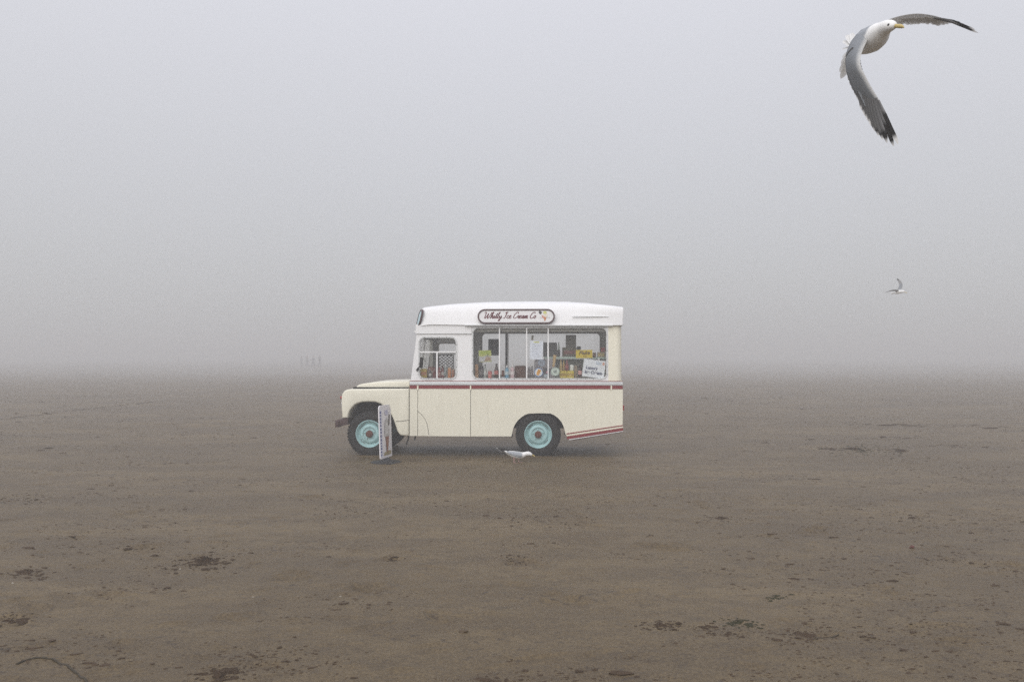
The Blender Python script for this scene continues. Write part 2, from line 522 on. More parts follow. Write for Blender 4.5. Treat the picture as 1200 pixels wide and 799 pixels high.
# --- chassis and dark insides of the lower body
ch = MB()
for v0 in (0.38, BW - 0.46):
    a, b_ = P(412, 503), P(722, 494)
    MB().box((a[0], v0, a[1]), (b_[0], v0 + 0.08, a[1] + 0.16)).build('chassis_rail', MT['black'], van)
for px in (432.9, 630.6):
    u = P(px, 509)[0]; ch = MB()
    ch.tube([(u, 0.2, 0.37), (u, BW - 0.2, 0.37)], 0.045, 8)
    ch.lathe([(0.0, -0.14), (0.1, -0.12), (0.15, 0), (0.1, 0.12), (0.0, 0.14)], (u, BW * 0.62, 0.37), 'y', 12)
    ch.build('axle', MT['black'], van, auto=40)
ch = MB()
ch.tube([(P(480, 0)[0], 1.1, 0.42), (P(600, 0)[0], 1.12, 0.42), (P(700, 0)[0], 1.15, 0.46)], 0.03, 8)
ch.build('exhaust_pipe', MT['black'], van, auto=40)
# inner wheel boxes, floor and bulkheads
class UB:
    def box(self, a_, c_): MB().box(a_, c_).build('underbody_panel', MT['black'], van)
ub = UB()
a, b_ = P(409, 462), P(479, 470); ub.box((a[0], 0.40, 0.52), (b_[0], BW - 0.40, P(440, 458)[1]))
a, b_ = P(468, 505), P(596, 500); ub.box((a[0], 0.05, 0.40), (b_[0], BW - 0.05, 0.50))
a, b_ = P(597, 500), P(668, 500); ub.box((a[0], 0.33, 0.45), (b_[0], BW - 0.33, 0.80))
a, b_ = P(669, 497), P(726, 500); ub.box((a[0], 0.05, 0.56), (b_[0], BW - 0.05, 0.66))

# --- front wings
arch_f = [(407.8, 489.6), (408.6, 485), (410, 481), (412.6, 477.4), (416, 474), (420, 472.2), (425, 471), (432, 470.7), (440, 471), (446, 473), (451, 477),
          (455, 481), (458, 485), (460.6, 490), (462.6, 495.6), (464.4, 501), (465.6, 504.6), (467, 507.2), (468.6, 509), (470.3, 510), (472.4, 510.3)]
wing = [(401.2, 489.8), (400.3, 478), (400.2, 466), (401, 461.5), (403.2, 458.3), (406.5, 456.4), (411, 455.7), (440, 455.4), (479.6, 455.2), (479.6, 510.3)] + arch_f[::-1]
wl_ = PL(wing)
prism('front_wing', wl_, 0.0, 0.40, MT['cream'], van, 0.028, 4)
prism('front_wing', wl_, BW - 0.40, BW, MT['cream'], van, 0.028, 4)
# bonnet lid, standing above the wings
bon = [(417.6, 454.2), (418.4, 452.4), (420.4, 450.9), (424.5, 449.6), (434, 448.4), (448, 447.5), (480, 446.7), (480, 454.3)]
prism('bonnet', PL(bon, 0.1), 0.085, BW - 0.085, MT['creamlight'], van, 0.022, 3)
vbox('bonnet_gap', 414, 453.6, 479, 457, 0.05, BW - 0.05, MT['black'])
# grille panel between the wings, with wire grille
gp = vbox('grille_panel', 404, 458, 409, 489, 0.401, BW - 0.401, MT['cream'])
gm = MB(); u = P(403.6, 470)[0]
for k in range(13):
    z = 0.72 + k * 0.025
    gm.box((u - 0.012, 0.46, z), (u, BW - 0.46, z + 0.008))
for k in range(15):
    y = 0.46 + k * (BW - 0.92) / 14
    gm.box((u - 0.010, y - 0.004, 0.71), (u - 0.002, y + 0.004, 1.03))
gm.build('grille', MT['frame'], van)
for v in (0.2, BW - 0.2):
    hl = MB(); u = P(400.2, 470)[0]
    hl.v = []; prof = [(0.0, -0.045), (0.05, -0.042), (0.085, -0.025), (0.09, 0.0), (0.105, 0.004), (0.105, -0.02), (0.09, -0.026)]
    for r, h in prof:
        for k in range(20):
            t = 2 * math.pi * k / 20; hl.v.append((u + h, v + r * math.cos(t), 0.85 + r * math.sin(t)))
    for i in range(len(prof) - 1):
        for k in range(20): hl.f.append((i*20+k, i*20+(k+1) % 20, (i+1)*20+(k+1) % 20, (i+1)*20+k))
    hl.mi = [0] * len(hl.f)
    hl.build('headlight', MT['chrome'], van, auto=50)
    sl = MB(); sl.tube([(u - 0.028, v - 0.14 if v < 0.5 else v + 0.14, P(399, 466)[1]), (u + 0.02, v - 0.14 if v < 0.5 else v + 0.14, P(399, 466)[1])], 0.024, 12)
    sl.build('side_lamp', MT['redlamp'], van, auto=50)
# front bumper: steel channel with brackets
a, b_ = P(393.4, 500.2), P(397.5, 492.4)
bp = prism('front_bumper', [(a[0], a[1]), (b_[0], a[1]), (b_[0], b_[1]), (a[0], b_[1])], -0.02, BW + 0.02, MT['bumper'], van, 0.008, 2)
(a, b_) = P(396, 499.5), P(408, 491.5)
prism('bumper_end', [(a[0], a[1]), (b_[0], a[1] + 0.03), (b_[0], b_[1] + 0.02), (a[0], b_[1])], 0.0, 0.10, MT['bumper'], van, 0.01, 2)
prism('bumper_end', [(a[0], a[1]), (b_[0], a[1] + 0.03), (b_[0], b_[1] + 0.02), (a[0], b_[1])], BW - 0.1, BW, MT['bumper'], van, 0.01, 2)

# --- lower body side: scuttle post, cab door, long rear panel
arch_r = [(599.4, 510.9), (600.0, 507.5), (601.2, 502), (603.5, 497), (606.6, 492.6), (610.8, 488.8), (615, 486), (619.5, 484.4), (631, 483.9), (645, 484.2),
          (649.5, 486.2), (654, 489.6), (657.6, 493.8), (660.2, 499), (661.8, 504), (662.6, 508.4)]
rear = [(551.9, 455.2), (551.9, 510.9)] + arch_r + [(664, 510.8), (666, 512.6), (672, 512.4), (700, 508.0), (729.4, 503.6), (729.8, 455.2)]
far_rear = list(rear)
for v0, v1, near in ((0.0, 0.03, True), (BW - 0.03, BW, False)):
    plate('scuttle_panel', [PL([(480.2, 455.2), (480.2, 510.3), (489.4, 510.4), (489.4, 455.2)])], v0, v1, MT['cream'], van)
    dr = plate('cab_door', [PL([(490.0, 455.2), (490.0, 510.4), (551.3, 510.9), (551.3, 455.2)])], v0 - (0.004 if near else 0), v1 + (0 if near else 0.004), MT['cream'], van)
    plate('body_side', [PL(rear)], v0, v1, MT['cream'], van)
vbox('inner_lining', 481, 456, 728, 470, 0.032, 0.05, MT['black'])
vbox('inner_lining', 481, 471, 598, 508, 0.032, 0.05, MT['black'])
vbox('inner_lining', 481, 456, 728, 470, BW - 0.05, BW - 0.032, MT['black'])
# curved crease of the door foot and seams of the wing
def seam(pts, wd=0.5):
    m = MB()
    for (x0, y0), (x1, y1) in zip(pts[:-1], pts[1:]):
        d = Vector((x1 - x0, y1 - y0)).normalized() * wd / 2
        q = [(x0 - d.y, y0 + d.x), (x1 - d.y, y1 + d.x), (x1 + d.y, y1 - d.x), (x0 + d.y, y0 - d.x)]
        m.add([(*((lambda t: (t[0], -0.0065, t[1]))(P(a_, b2))),) for a_, b2 in q], [(0, 1, 2, 3)])
    return m.build('panel_seam', MT['seam'], van)
seam([(489.2, 480.8), (494, 485.2), (498, 490), (500.6, 496), (502, 503), (502.6, 509)], 0.45)
seam([(464, 493.3), (472, 493.0), (479.6, 491.6)], 0.5)
seam([(479.9, 456), (479.9, 510)], 0.5)
# rear panel, rear door seams and lamps
ru = P(729.6, 470)[0]
prism('rear_panel', [(ru - 0.03, P(729, 503)[1]), (ru, P(729, 503)[1]), (ru, P(729, 446)[1]), (ru - 0.03, P(729, 446)[1])], 0.032, BW - 0.032, MT['cream'], van)
for v in (0.12, BW - 0.12):
    m = MB().box((ru, v - 0.05, P(729, 481)[1]), (ru + 0.03, v + 0.05, P(729, 475)[1])); m.build('tail_lamp', MT['redlamp'], van)
rd = MB().box((ru, 0.42, 0.62), (ru + 0.008, BW - 0.42, 1.24)).build('rear_door', MT['cream'], van)
MB().box((ru + 0.008, 0.48, 1.05), (ru + 0.03, 0.52, 1.15)).build('handle', MT['frame'], rd)

# slanted red trim under the tail
def band(name, pts, th, mat, v0=-0.007, v1=0.0):
    """strip of given pixel height below a line of points"""
    lp = PL(pts) + PL([(x, y + th) for x, y in pts[::-1]])
    return plate(name, [lp], v0, v1, mat, van)
band('trim_strip', [(663.6, 507.5), (729.8, 497.6)], 1.25, MT['red'])
band('trim_strip', [(663.8, 509.2), (729.8, 499.3)], 1.3, MT['creamlight'])
band('trim_strip', [(664.2, 511.0), (729.8, 501.0)], 3.3, MT['red'], -0.010, 0.0)
band('trim_strip', [(666.5, 514.4), (729.8, 504.5)], 0.7, MT['white'], -0.008, 0.02)
band('trim_strip', [(671, 515.2), (729.0, 505.4)], 0.6, MT['bumper'], -0.004, 0.03)

# belt: thin red line, aluminium rail, wide red stripe with cream clips
for near in (True, False):
    def bx2(name, px0, py0, px1, py1, d, mat):
        (u0, w0), (u1, w1) = P(px0, py1), P(px1, py0)
        if near: return MB().box((u0, -d, w0), (u1, 0.0, w1)).build(name, mat, van)
        return MB().box((u0, BW, w0), (u1, BW + d, w1)).build(name, mat, van)
    bx2('belt_line', 480.3, 446.3, 729.6, 447.2, 0.018, MT['belt'])
    (u0, w0), (u1, w1) = P(480.2, 451.0), P(729.8, 447.2)
    vv = (-0.022, 0.0) if near else (BW, BW + 0.022)
    prism('belt_rail', [(u0, w0), (u1, w0), (u1, w1), (u0, w1)], vv[0], vv[1], MT['alu'], van, 0.006, 2)
    bx2('red_stripe', 480.3, 451.0, 729.6, 455.15, 0.010, MT['red'])
    for px in (489.8, 551.6, 716.2):
        bx2('stripe_clip', px - 0.8, 451.6, px + 0.8, 456.6, 0.016, MT['creamlight'])

# --- upper body sides with window openings
up = [(481.4, 446.2), (488.2, 391.2), (488.8, 380.2), (729.4, 380.2), (728.8, 446.2)]
near_cab = prr(491.2, 395.2, 534.6, 443.6, 6.0)
near_win = prr(553.9, 383.8, 711.0, 443.6, 6.2)
plate('cab_side', [PL([(481.4, 446.2), (488.3, 391.2), (488.9, 380.2), (552.0, 380.2), (552.0, 446.2)]), near_cab], 0.0, 0.028, MT['white'], van)
plate('serving_side', [PL([(552.0, 380.2), (552.0, 446.2), (712.9, 446.2), (712.9, 380.2)]), near_win], 0.0, 0.028, MT['white'], van)
# rounded rear quarter in cream
qa, qb = P(712.9, 446.2), P(728.8, 380.2)
qm = MB(); pts = []
for k in range(9):
    t = k / 8 * math.pi / 2
    pts.append((qb[0] - 0.10 + 0.10 * math.sin(t), 0.10 - 0.10 * math.cos(t)))
pts = [(qa[0], 0.0)] + pts
vv = []; ff = []
for (u, v) in pts: vv += [(u, v, qa[1]), (u, v, qb[1])]
for k in range(len(pts) - 1): ff.append((2*k, 2*k+2, 2*k+3, 2*k+1))
MB().add(vv, ff).build('rear_quarter', MT['creamlight'], van, auto=60)
MB().add([(u, BW - v, w) for u, v, w in vv], [q[::-1] for q in ff]).build('rear_quarter', MT['creamlight'], van, auto=60)
u0 = qb[0]
MB().box((u0 - 0.02, 0.10, qa[1]), (u0, BW - 0.10, qb[1])).build('rear_wall', MT['creamlight'], van)
# far side: its windows are seen through the near ones
vF = BW - 0.028
far_cab = prr(513.6, 402.2, 534.5, 440.5, 3.0, vF)
far_win = prr(564.6, 390.3, 703.4, 439.5, 5.0, vF)
farl = PL([(487.5, 441.8), (494.8, 392.3), (495.3, 383.5), (718.5, 384.0), (718.5, 441.8)], vF)
plate('far_side', [farl, far_cab, far_win], vF, BW, [MT['white']], van)
MB().box((P(495, 390)[0] + 0.1, vF - 0.006, P(600, 389)[1] + 0.02), (qb[0] - 0.1, vF - 0.002, P(600, 382)[1])).build('side_lining', MT['interior'], van)

def frame_ring(name, x0, y0, x1, y1, r, wpx, v0, v1, mat, vref=0.0, rivets=0):
    o = prr(x0 - wpx, y0 - wpx, x1 + wpx, y1 + wpx, r + wpx, vref); i = prr(x0, y0, x1, y1, r, vref)
    m = MB(); n_ = len(o)
    for lp, vv in ((o, v0), (i, v0), (o, v1), (i, v1)): m.v += [(u, vv, w) for u, w in lp]
    for k in range(n_):
        j = (k + 1) % n_
        m.f += [(k, j, n_ + j, n_ + k), (2*n_ + k, 3*n_ + k, 3*n_ + j, 2*n_ + j), (k, 2*n_ + k, 2*n_ + j, j), (n_ + k, n_ + j, 3*n_ + j, 3*n_ + k)]
    m.mi = [0] * len(m.f)
    if rivets:
        mid = prr(x0 - wpx/2, y0 - wpx/2, x1 + wpx/2, y1 + wpx/2, r + wpx/2, vref)
        L = [0.0]
        for k in range(n_): L.append(L[-1] + math.dist(mid[k], mid[(k+1) % n_]))
        for q in range(rivets):
            s = L[-1] * q / rivets
            k = max(i_ for i_ in range(n_) if L[i_] <= s); t = (s - L[k]) / max(1e-9, L[k+1] - L[k])
            a_, c_ = mid[k], mid[(k+1) % n_]
            u, w = a_[0] + (c_[0]-a_[0])*t, a_[1] + (c_[1]-a_[1])*t
            m.lathe([(0.007, 0.0), (0.006, -0.003), (0.0, -0.004)], (u, v0, w), 'y', 6, 1)
    return m.build(name, mat, van, auto=40)
frame_ring('window_frame', 554.6, 384.4, 710.4, 443.0, 6.0, 1.7, -0.010, 0.034, [MT['frame'], MT['seam']], 0.0, 46)
frame_ring('window_frame', 491.9, 395.9, 534.0, 443.0, 5.6, 1.7, -0.010, 0.034, [MT['frame'], MT['seam']], 0.0, 20)
frame_ring('window_frame', 565.2, 390.9, 702.8, 439.0, 4.6, 1.2, vF - 0.02, BW + 0.006, [MT['interior'], MT['seam']], vF)
frame_ring('window_frame', 514.2, 402.8, 534.0, 440.0, 2.8, 1.2, vF - 0.02, BW + 0.006, [MT['interior'], MT['seam']], vF)
def pane(x0, y0, x1, y1, v, r=0.5):
    return plate('window_pane', [prr(x0, y0, x1, y1, r, v, 3)], v, v + 0.004, MT['glass'], van)
# serving window: four panes between three white bars
bars = (585.3, 617.2, 642.4)
ed = [553.6] + list(bars) + [711.4]
for k in range(4): pane(ed[k], 383.6, ed[k+1], 443.9, 0.012 + 0.005 * (k % 2), 5.4 if k in (0, 3) else 0.4)
for px in bars:
    vbox('window_bar', px - 0.65, 383.5, px + 0.65, 443.8, -0.004, 0.030, MT['white'])
pane(491.0, 395.0, 512.6, 443.8, 0.012, 4.5); pane(512.6, 395.0, 534.8, 443.8, 0.017, 4.5)
vbox('window_bar', 491.4, 411.6, 534.4, 413.2, -0.003, 0.03, MT['white'])
vbox('window_bar', 511.2, 413.2, 512.9, 443.6, -0.003, 0.03, MT['white'])
pane(564, 389.5, 593, 440, BW - 0.014, 3); pane(593, 389.5, 704, 440, BW - 0.019, 3); pane(513, 401.5, 535, 441, BW - 0.014, 2)
vbox('window_bar', 592.2, 390.0, 594.4, 439.8, vF - 0.02, BW - 0.02, MT['black'])
vbox('window_bar', 594.6, 390.0, 595.8, 439.8, vF - 0.015, BW - 0.02, MT['white'])
# diamond lattice guard behind the cab, over the far window
lat = MB(); a, b_ = P(514.5, 432, vF), P(531.5, 416, vF)
for k in range(-3, 6):
    for sgn in (1, -1):
        x0 = a[0] + (b_[0] - a[0]) * k / 4.0
        pts_ = []
        for t in (0, 1):
            u = x0 + t * (b_[1] - a[1]) * 1.25 * 1.0; w = a[1] + t * (b_[1] - a[1]) if sgn > 0 else b_[1] - t * (b_[1] - a[1])
            pts_.append(Vector((u, 0, w)))
        p, q = pts_; d = q - p; ts = [0.0, 1.0]
        if abs(d.x) > 1e-6:
            t0, t1 = (a[0] - p.x) / d.x, (b_[0] - p.x) / d.x
            ts = [max(0.0, min(t0, t1)), min(1.0, max(t0, t1))]
        if ts[0] < ts[1]:
            p2, q2 = p + d * ts[0], p + d * ts[1]
            lat.tube([(p2.x, vF - 0.03, p2.z), (q2.x, vF - 0.03, q2.z)], 0.006, 6)
for s0, s1 in (((a[0], a[1]), (a[0], b_[1])), ((b_[0], a[1]), (b_[0], b_[1])), ((a[0], b_[1]), (b_[0], b_[1])), ((a[0], a[1]), (b_[0], a[1]))):
    lat.tube([(s0[0], vF - 0.03, s0[1]), (s1[0], vF - 0.03, s1[1])], 0.009, 6)
lat.build('lattice_guard', MT['black'], van)
vbox('guard_rail', 513.5, 413.4, 534.5, 415.6, vF - 0.05, vF - 0.01, MT['white'])

# --- windscreen: raked frame, middle post, two panes
wa, wb = P(481.6, 446.2), P(488.6, 390.6)
def slab(name, v0, v1, t0, t1, off0, off1, mat):
    d = Vector((wb[0] - wa[0], wb[1] - wa[1])); nrm = Vector((d.y, -d.x)).normalized()
    p0, p1 = Vector(wa) + d * t0, Vector(wa) + d * t1
    lp = [p0 + nrm * off0, p0 + nrm * off1, p1 + nrm * off1, p1 + nrm * off0]
    return prism(name, [(p.x, p.y) for p in lp], v0, v1, mat, van)
slab('windscreen_frame', 0.03, 0.13, 0, 1, 0.0, 0.035, MT['white'])
slab('windscreen_frame', BW - 0.13, BW - 0.03, 0, 1, 0.0, 0.035, MT['white'])
slab('windscreen_frame', 0.13, BW - 0.13, 0, 0.08, 0.0, 0.034, MT['white'])
slab('windscreen_frame', 0.13, BW - 0.13, 0.9, 1.0, 0.0, 0.034, MT['white'])
slab('windscreen_post', BW/2 - 0.03, BW/2 + 0.03, 0.08, 0.9, 0.004, 0.03, MT['white'])
slab('windscreen_pane', 0.13, BW/2 - 0.03, 0.08, 0.9, 0.012, 0.017, MT['glass'])
slab('windscreen_pane', BW/2 + 0.03, BW - 0.13, 0.08, 0.9, 0.012, 0.017, MT['glass'])
# bulkhead under the windscreen
prism('scuttle', PL([(479.8, 447.2), (479.8, 456), (490, 456), (490, 447.2)]), 0.05, BW - 0.05, MT['cream'], van)
# peak over the windscreen and the cab's eaves seam
prism('cab_peak', PL([(484.6, 388.4), (487.4, 387.0), (489.5, 387.0), (489.5, 391.0), (487.2, 389.2), (484.8, 388.9)]), -0.004, BW + 0.004, MT['white'], van)
band('eaves_seam', [(488.2, 390.4), (552.6, 390.4)], 0.75, MT['frame'], -0.020, 0.0)

# --- roof: one lofted shell, fascia leaning in, crowned across
st = [  # px bottom, px top, bottom py, shoulder py, lean, plan inset, crown
    (488.6, 494.2, 384.6, 362.2, 0.05, 0.10, 0.03),
    (488.9, 494.8, 384.2, 361.4, 0.055, 0.055, 0.035),
    (490.6, 496.6, 383.0, 360.8, 0.06, 0.022, 0.04),
    (496.0, 501.5, 381.6, 360.3, 0.065, 0.004, 0.045),
    (505.0, 508.0, 380.6, 359.5, 0.075, 0.0, 0.05),
    (525.0, 525.0, 380.8, 358.0, 0.095, 0.0, 0.06),
    (547.5, 547.5, 381.2, 356.8, 0.11, 0.0, 0.065),
    (570.0, 570.0, 381.2, 356.0, 0.12, 0.0, 0.07),
    (610.0, 610.0, 381.2, 355.4, 0.125, 0.0, 0.072),
    (650.0, 650.0, 381.2, 355.4, 0.12, 0.0, 0.07),
    (672.0, 672.0, 381.2, 355.9, 0.10, 0.0, 0.066),
    (690.0, 690.0, 381.2, 356.6, 0.07, 0.0, 0.06),
    (706.0, 706.0, 381.3, 357.9, 0.04, -0.004, 0.045),
    (720.0, 720.0, 381.4, 359.4, 0.02, -0.008, 0.035),
    (729.2, 729.2, 381.4, 360.2, 0.012, -0.006, 0.03),
    (730.4, 730.4, 381.4, 361.0, 0.012, 0.012, 0.028),
]
OV = 0.035
rows = []
for pb, pt, yb, yt, lean, ins, crown in st:
    ub_, wb_ = P(pb, yb); ut, wt = P(pt, yt, 0.1)
    v0 = -OV + ins
    half = [(v0 + 0.004, 0.0, 0.0), (v0, 0.012, 0.0), (v0 + 0.004 + lean * 0.18, 0.30, 0), (v0 + lean * 0.5, 0.62, 0), (v0 + lean * 0.8, 0.84, 0),
            (v0 + lean + 0.012, 0.945, 0), (v0 + lean + 0.05, 0.995, 0.0), (v0 + lean + 0.13, 1.0, 0.35), (0.52, 1.0, 0.82), (BW / 2, 1.0, 1.0)]
    row = []
    for v, t, c in half:
        row.append((ub_ + (ut - ub_) * t, v, wb_ + (wt - wb_) * t + crown * c))
    for v, t, c in half[-2::-1]:
        row.append((ub_ + (ut - ub_) * t, BW - v, wb_ + (wt - wb_) * t + crown * c))
    rows.append(row)
m = MB(); nr = len(rows[0])
for r in rows: m.v += r
for i in range(len(rows) - 1):
    for k in range(nr - 1):
        m.f.append((i*nr+k, (i+1)*nr+k, (i+1)*nr+k+1, i*nr+k+1))
m.f.append(tuple(range(nr))); m.f.append(tuple(range((len(rows)-1)*nr, len(rows)*nr))[::-1])
m.mi = [0] * len(m.f)
roof = m.build('roof', MT['white'], van, auto=38)
# ceiling lining closes the shell from below
vbox('ceiling', 490.5, 382.4, 728, 383.2, 0.03, BW - 0.03, MT['interior'])
vbox('ceiling_rail', 553, 384.2, 712, 388.8, 0.10, 0.13, MT['interior'])
# gutter over the serving window, faint step line on the cab roof, vent slot at the rear
band('gutter', [(545.0, 380.7), (718.0, 380.9)], 1.1, MT['frame'], -0.062, -0.02)
band('roof_slot', [(670.5, 370.6), (713.0, 370.9)], 0.4, MT['frame'], -0.042, -0.02)
plate('cab_header', [PL([(487.4, 380.0), (487.0, 390.4), (552.4, 390.4), (552.4, 380.0)])], -0.014, 0.0, MT['white'], van)
plate('cab_header', [PL([(487.4, 380.0), (487.0, 390.4), (552.4, 390.4), (552.4, 380.0)])], BW, BW + 0.014, MT['white'], van)
# small roof vents poking over the crown
for px, w_, hgt in ((609.5, 0.22, 0.05), (627.5, 0.14, 0.035), (646.0, 0.10, 0.03), (663, 0.16, 0.03)):
    u, w = P(px, 355.0, 0.7)
    vm = MB(); vm.box((u - w_/2, 0.62, w - 0.06), (u + w_/2, 0.95, w + 0.012 + hgt * 0.2))
    vm.build('roof_vent', MT['frame'], van)

# --- oval name board
def capsule(x0, y0, x1, y1, v=0.0):
    r = (y1 - y0) / 2
    return prr(x0, y0, x1, y1, r - 0.01, v, 10)
def to_board(pts, v): return [(u, v, w) for u, w in pts]
board = empty('name_board', (0, 0, 0), 0, van)
plate('board_panel', [capsule(561.4, 363.6, 648.8, 378.2)], -0.068, 0.03, MT['white'], board)
bo, bi = capsule(560.0, 362.2, 650.2, 379.6), capsule(561.7, 363.9, 648.5, 377.9)
plate('board_border', [bo, bi], -0.078, 0.02, MT['signframe'], board)

# hand lettered script, stroke by stroke (unit: x-height 1)
SCRIPT = {
 'W': ([[(0.0,1.75),(0.25,2.0),(0.42,1.8),(0.40,1.0),(0.42,0.2),(0.55,0.05),(0.85,0.7),(1.1,1.55),(1.08,0.8),(1.12,0.15),(1.25,0.05),(1.6,0.8),(1.8,1.6),(1.85,1.95)]], 1.8),
 'h': ([[(0.0,0.1),(0.35,1.2),(0.5,1.8),(0.42,2.0),(0.30,1.7),(0.22,0.9),(0.15,0.0),(0.32,0.65),(0.55,0.95),(0.62,0.7),(0.58,0.15),(0.72,0.0),(0.9,0.25)]], 0.85),
 'i': ([[(0.0,0.25),(0.18,0.9),(0.16,0.3),(0.25,0.02),(0.45,0.25)],[(0.26,1.3),(0.30,1.4)]], 0.42),
 't': ([[(0.0,0.25),(0.25,1.2),(0.3,1.7),(0.2,0.5),(0.28,0.02),(0.5,0.25)],[(0.02,1.15),(0.52,1.25)]], 0.46),
 'b': ([[(0.0,0.25),(0.28,1.2),(0.42,1.8),(0.36,2.0),(0.24,1.7),(0.16,0.5),(0.28,0.03),(0.5,0.2),(0.56,0.7),(0.45,0.85),(0.66,0.75)]], 0.62),
 'y': ([[(0.0,0.85),(0.12,0.25),(0.28,0.1),(0.5,0.85),(0.42,0.2),(0.26,-0.65),(0.05,-0.8),(0.0,-0.55),(0.3,-0.1),(0.66,0.3)]], 0.7),
 'I': ([[(0.1,1.6),(0.35,1.95),(0.8,1.9)],[(0.5,1.9),(0.42,1.1),(0.3,0.25),(0.1,0.0),(-0.1,0.2)]], 0.75),
 'c': ([[(0.5,0.72),(0.36,0.95),(0.1,0.65),(0.08,0.2),(0.28,0.0),(0.62,0.25)]], 0.62),
 'e': ([[(0.05,0.4),(0.35,0.6),(0.36,0.88),(0.2,0.9),(0.06,0.5),(0.1,0.1),(0.3,0.0),(0.62,0.28)]], 0.62),
 'C': ([[(0.95,1.5),(0.95,1.9),(0.65,1.95),(0.25,1.4),(0.08,0.7),(0.2,0.12),(0.5,0.0),(0.95,0.4)]], 1.0),
 'r': ([[(0.0,0.25),(0.15,0.95),(0.22,0.75),(0.45,0.82),(0.38,0.3),(0.46,0.02),(0.62,0.25)]], 0.58),
 'a': ([[(0.45,0.8),(0.25,0.92),(0.06,0.5),(0.12,0.05),(0.3,0.12),(0.46,0.85),(0.42,0.2),(0.52,0.02),(0.7,0.25)]], 0.66),
 'm': ([[(0.0,0.25),(0.14,0.9),(0.1,0.0),(0.3,0.8),(0.42,0.85),(0.4,0.0),(0.6,0.8),(0.72,0.85),(0.7,0.2),(0.8,0.0),(0.98,0.22)]], 0.96),
 'o': ([[(0.3,0.92),(0.1,0.7),(0.06,0.2),(0.25,0.0),(0.46,0.3),(0.45,0.75),(0.3,0.92)]], 0.55),
 '.': ([[(0.08,0.0),(0.14,0.06)]], 0.3),
}
def smooth(pts, k=4):
    if len(pts) < 3: return [Vector(p) for p in pts]
    out = []
    for i in range(len(pts) - 1):
        p0, p1, p2, p3 = [Vector(pts[max(0, min(len(pts) - 1, j))]) for j in (i-1, i, i+1, i+2)]
        for s in range(k):
            t = s / k
            out.append(0.5 * ((2*p1) + (p2 - p0)*t + (2*p0 - 5*p1 + 4*p2 - p3)*t*t + (3*p1 - p0 - 3*p2 + p3)*t*t*t))
    out.append(Vector(pts[-1])); return out
def ribbon(m, pts, wd, to3):
    pts = smooth(pts)
    vs = []
    for i, p in enumerate(pts):
        d = (pts[min(i+1, len(pts)-1)] - pts[max(i-1, 0)])
        d = d.normalized() if d.length > 1e-6 else Vector((1, 0))
        wt = wd * (0.75 + 0.45 * abs(d.y))            # thicker on the uprights
        nn = Vector((-d.y, d.x)) * wt / 2
        vs += [to3(p + nn), to3(p - nn)]
    m.add(vs, [(2*i, 2*i+1, 2*i+3, 2*i+2) for i in range(len(pts) - 1)])
def script_text(words, x0px, x1px, base_py, xh_px, vplane, wd=0.30, shear=0.28):
    m = MB(); tot = 0; lay = []
    for ch_ in words:
        if ch_ == ' ': tot += 0.45; continue
        lay.append((ch_, tot)); tot += SCRIPT[ch_][1]
    (ua, wa_), (ub2, _) = P(x0px, base_py), P(x1px, base_py)
    sx = (ub2 - ua) / tot; sz = xh_px / 71.4
    for ch_, x in lay:
        for stt in SCRIPT[ch_][0]:
            ribbon(m, [(px_ + x + shear * py_, py_) for px_, py_ in stt], wd, lambda p: (ua + p.x * sx, vplane, wa_ + p.y * sz))
    return m
script_text('Whitby Ice Cream Co', 566.2, 627.5, 373.3, 3.7, -0.0705, 0.19).build('lettering', MT['script'], board)
# little ice cream sundae painted at the end of the board
def disc(m, px, py, r, v, mi, sx=1.0, n=14):
    u, w = P(px, py)
    m.add([(u, v, w)] + [(u + r*sx/71.4*math.cos(2*math.pi*k/n), v, w + r/71.4*math.sin(2*math.pi*k/n)) for k in range(n)], [(0, k+1, (k+1) % n + 1) for k in range(n)], mi)
def poly(m, pts, v, mi):
    m.add([(P(x, y)[0], v, P(x, y)[1]) for x, y in pts], [tuple(range(len(pts)))], mi)
pic = MB()
poly(pic, [(636.8, 371.2), (640.5, 371.2), (639.0, 376.4), (638.2, 376.4)], -0.0704, 0)
poly(pic, [(634.6, 369.2), (637.8, 370.4), (637.2, 373.4), (635.4, 372.2)], -0.0708, 1)
disc(pic, 639.2, 369.2, 2.6, -0.0712, 2); disc(pic, 638.6, 366.4, 1.7, -0.0716, 3, 1.2)
disc(pic, 633.2, 366.4, 1.8, -0.0704, 4); poly(pic, [(631.6, 364.2), (635.4, 366.0), (633.2, 368.6)], -0.0708, 4)
poly(pic, [(632.6, 372.0), (644.4, 372.2), (644.4, 372.7), (632.6, 372.5)], -0.0702, 5)
pic.build('ice_cream_picture', [simple('wafer_orange', (0.55, 0.22, 0.1)), simple('wafer_pink', (0.6, 0.3, 0.25)), simple('ice_cream_white', (0.75, 0.7, 0.6)),
           simple('ice_cream_yellow', (0.6, 0.6, 0.2)), simple('berry_dark', (0.06, 0.055, 0.06)), simple('plate_grey', (0.4, 0.4, 0.4))], board)

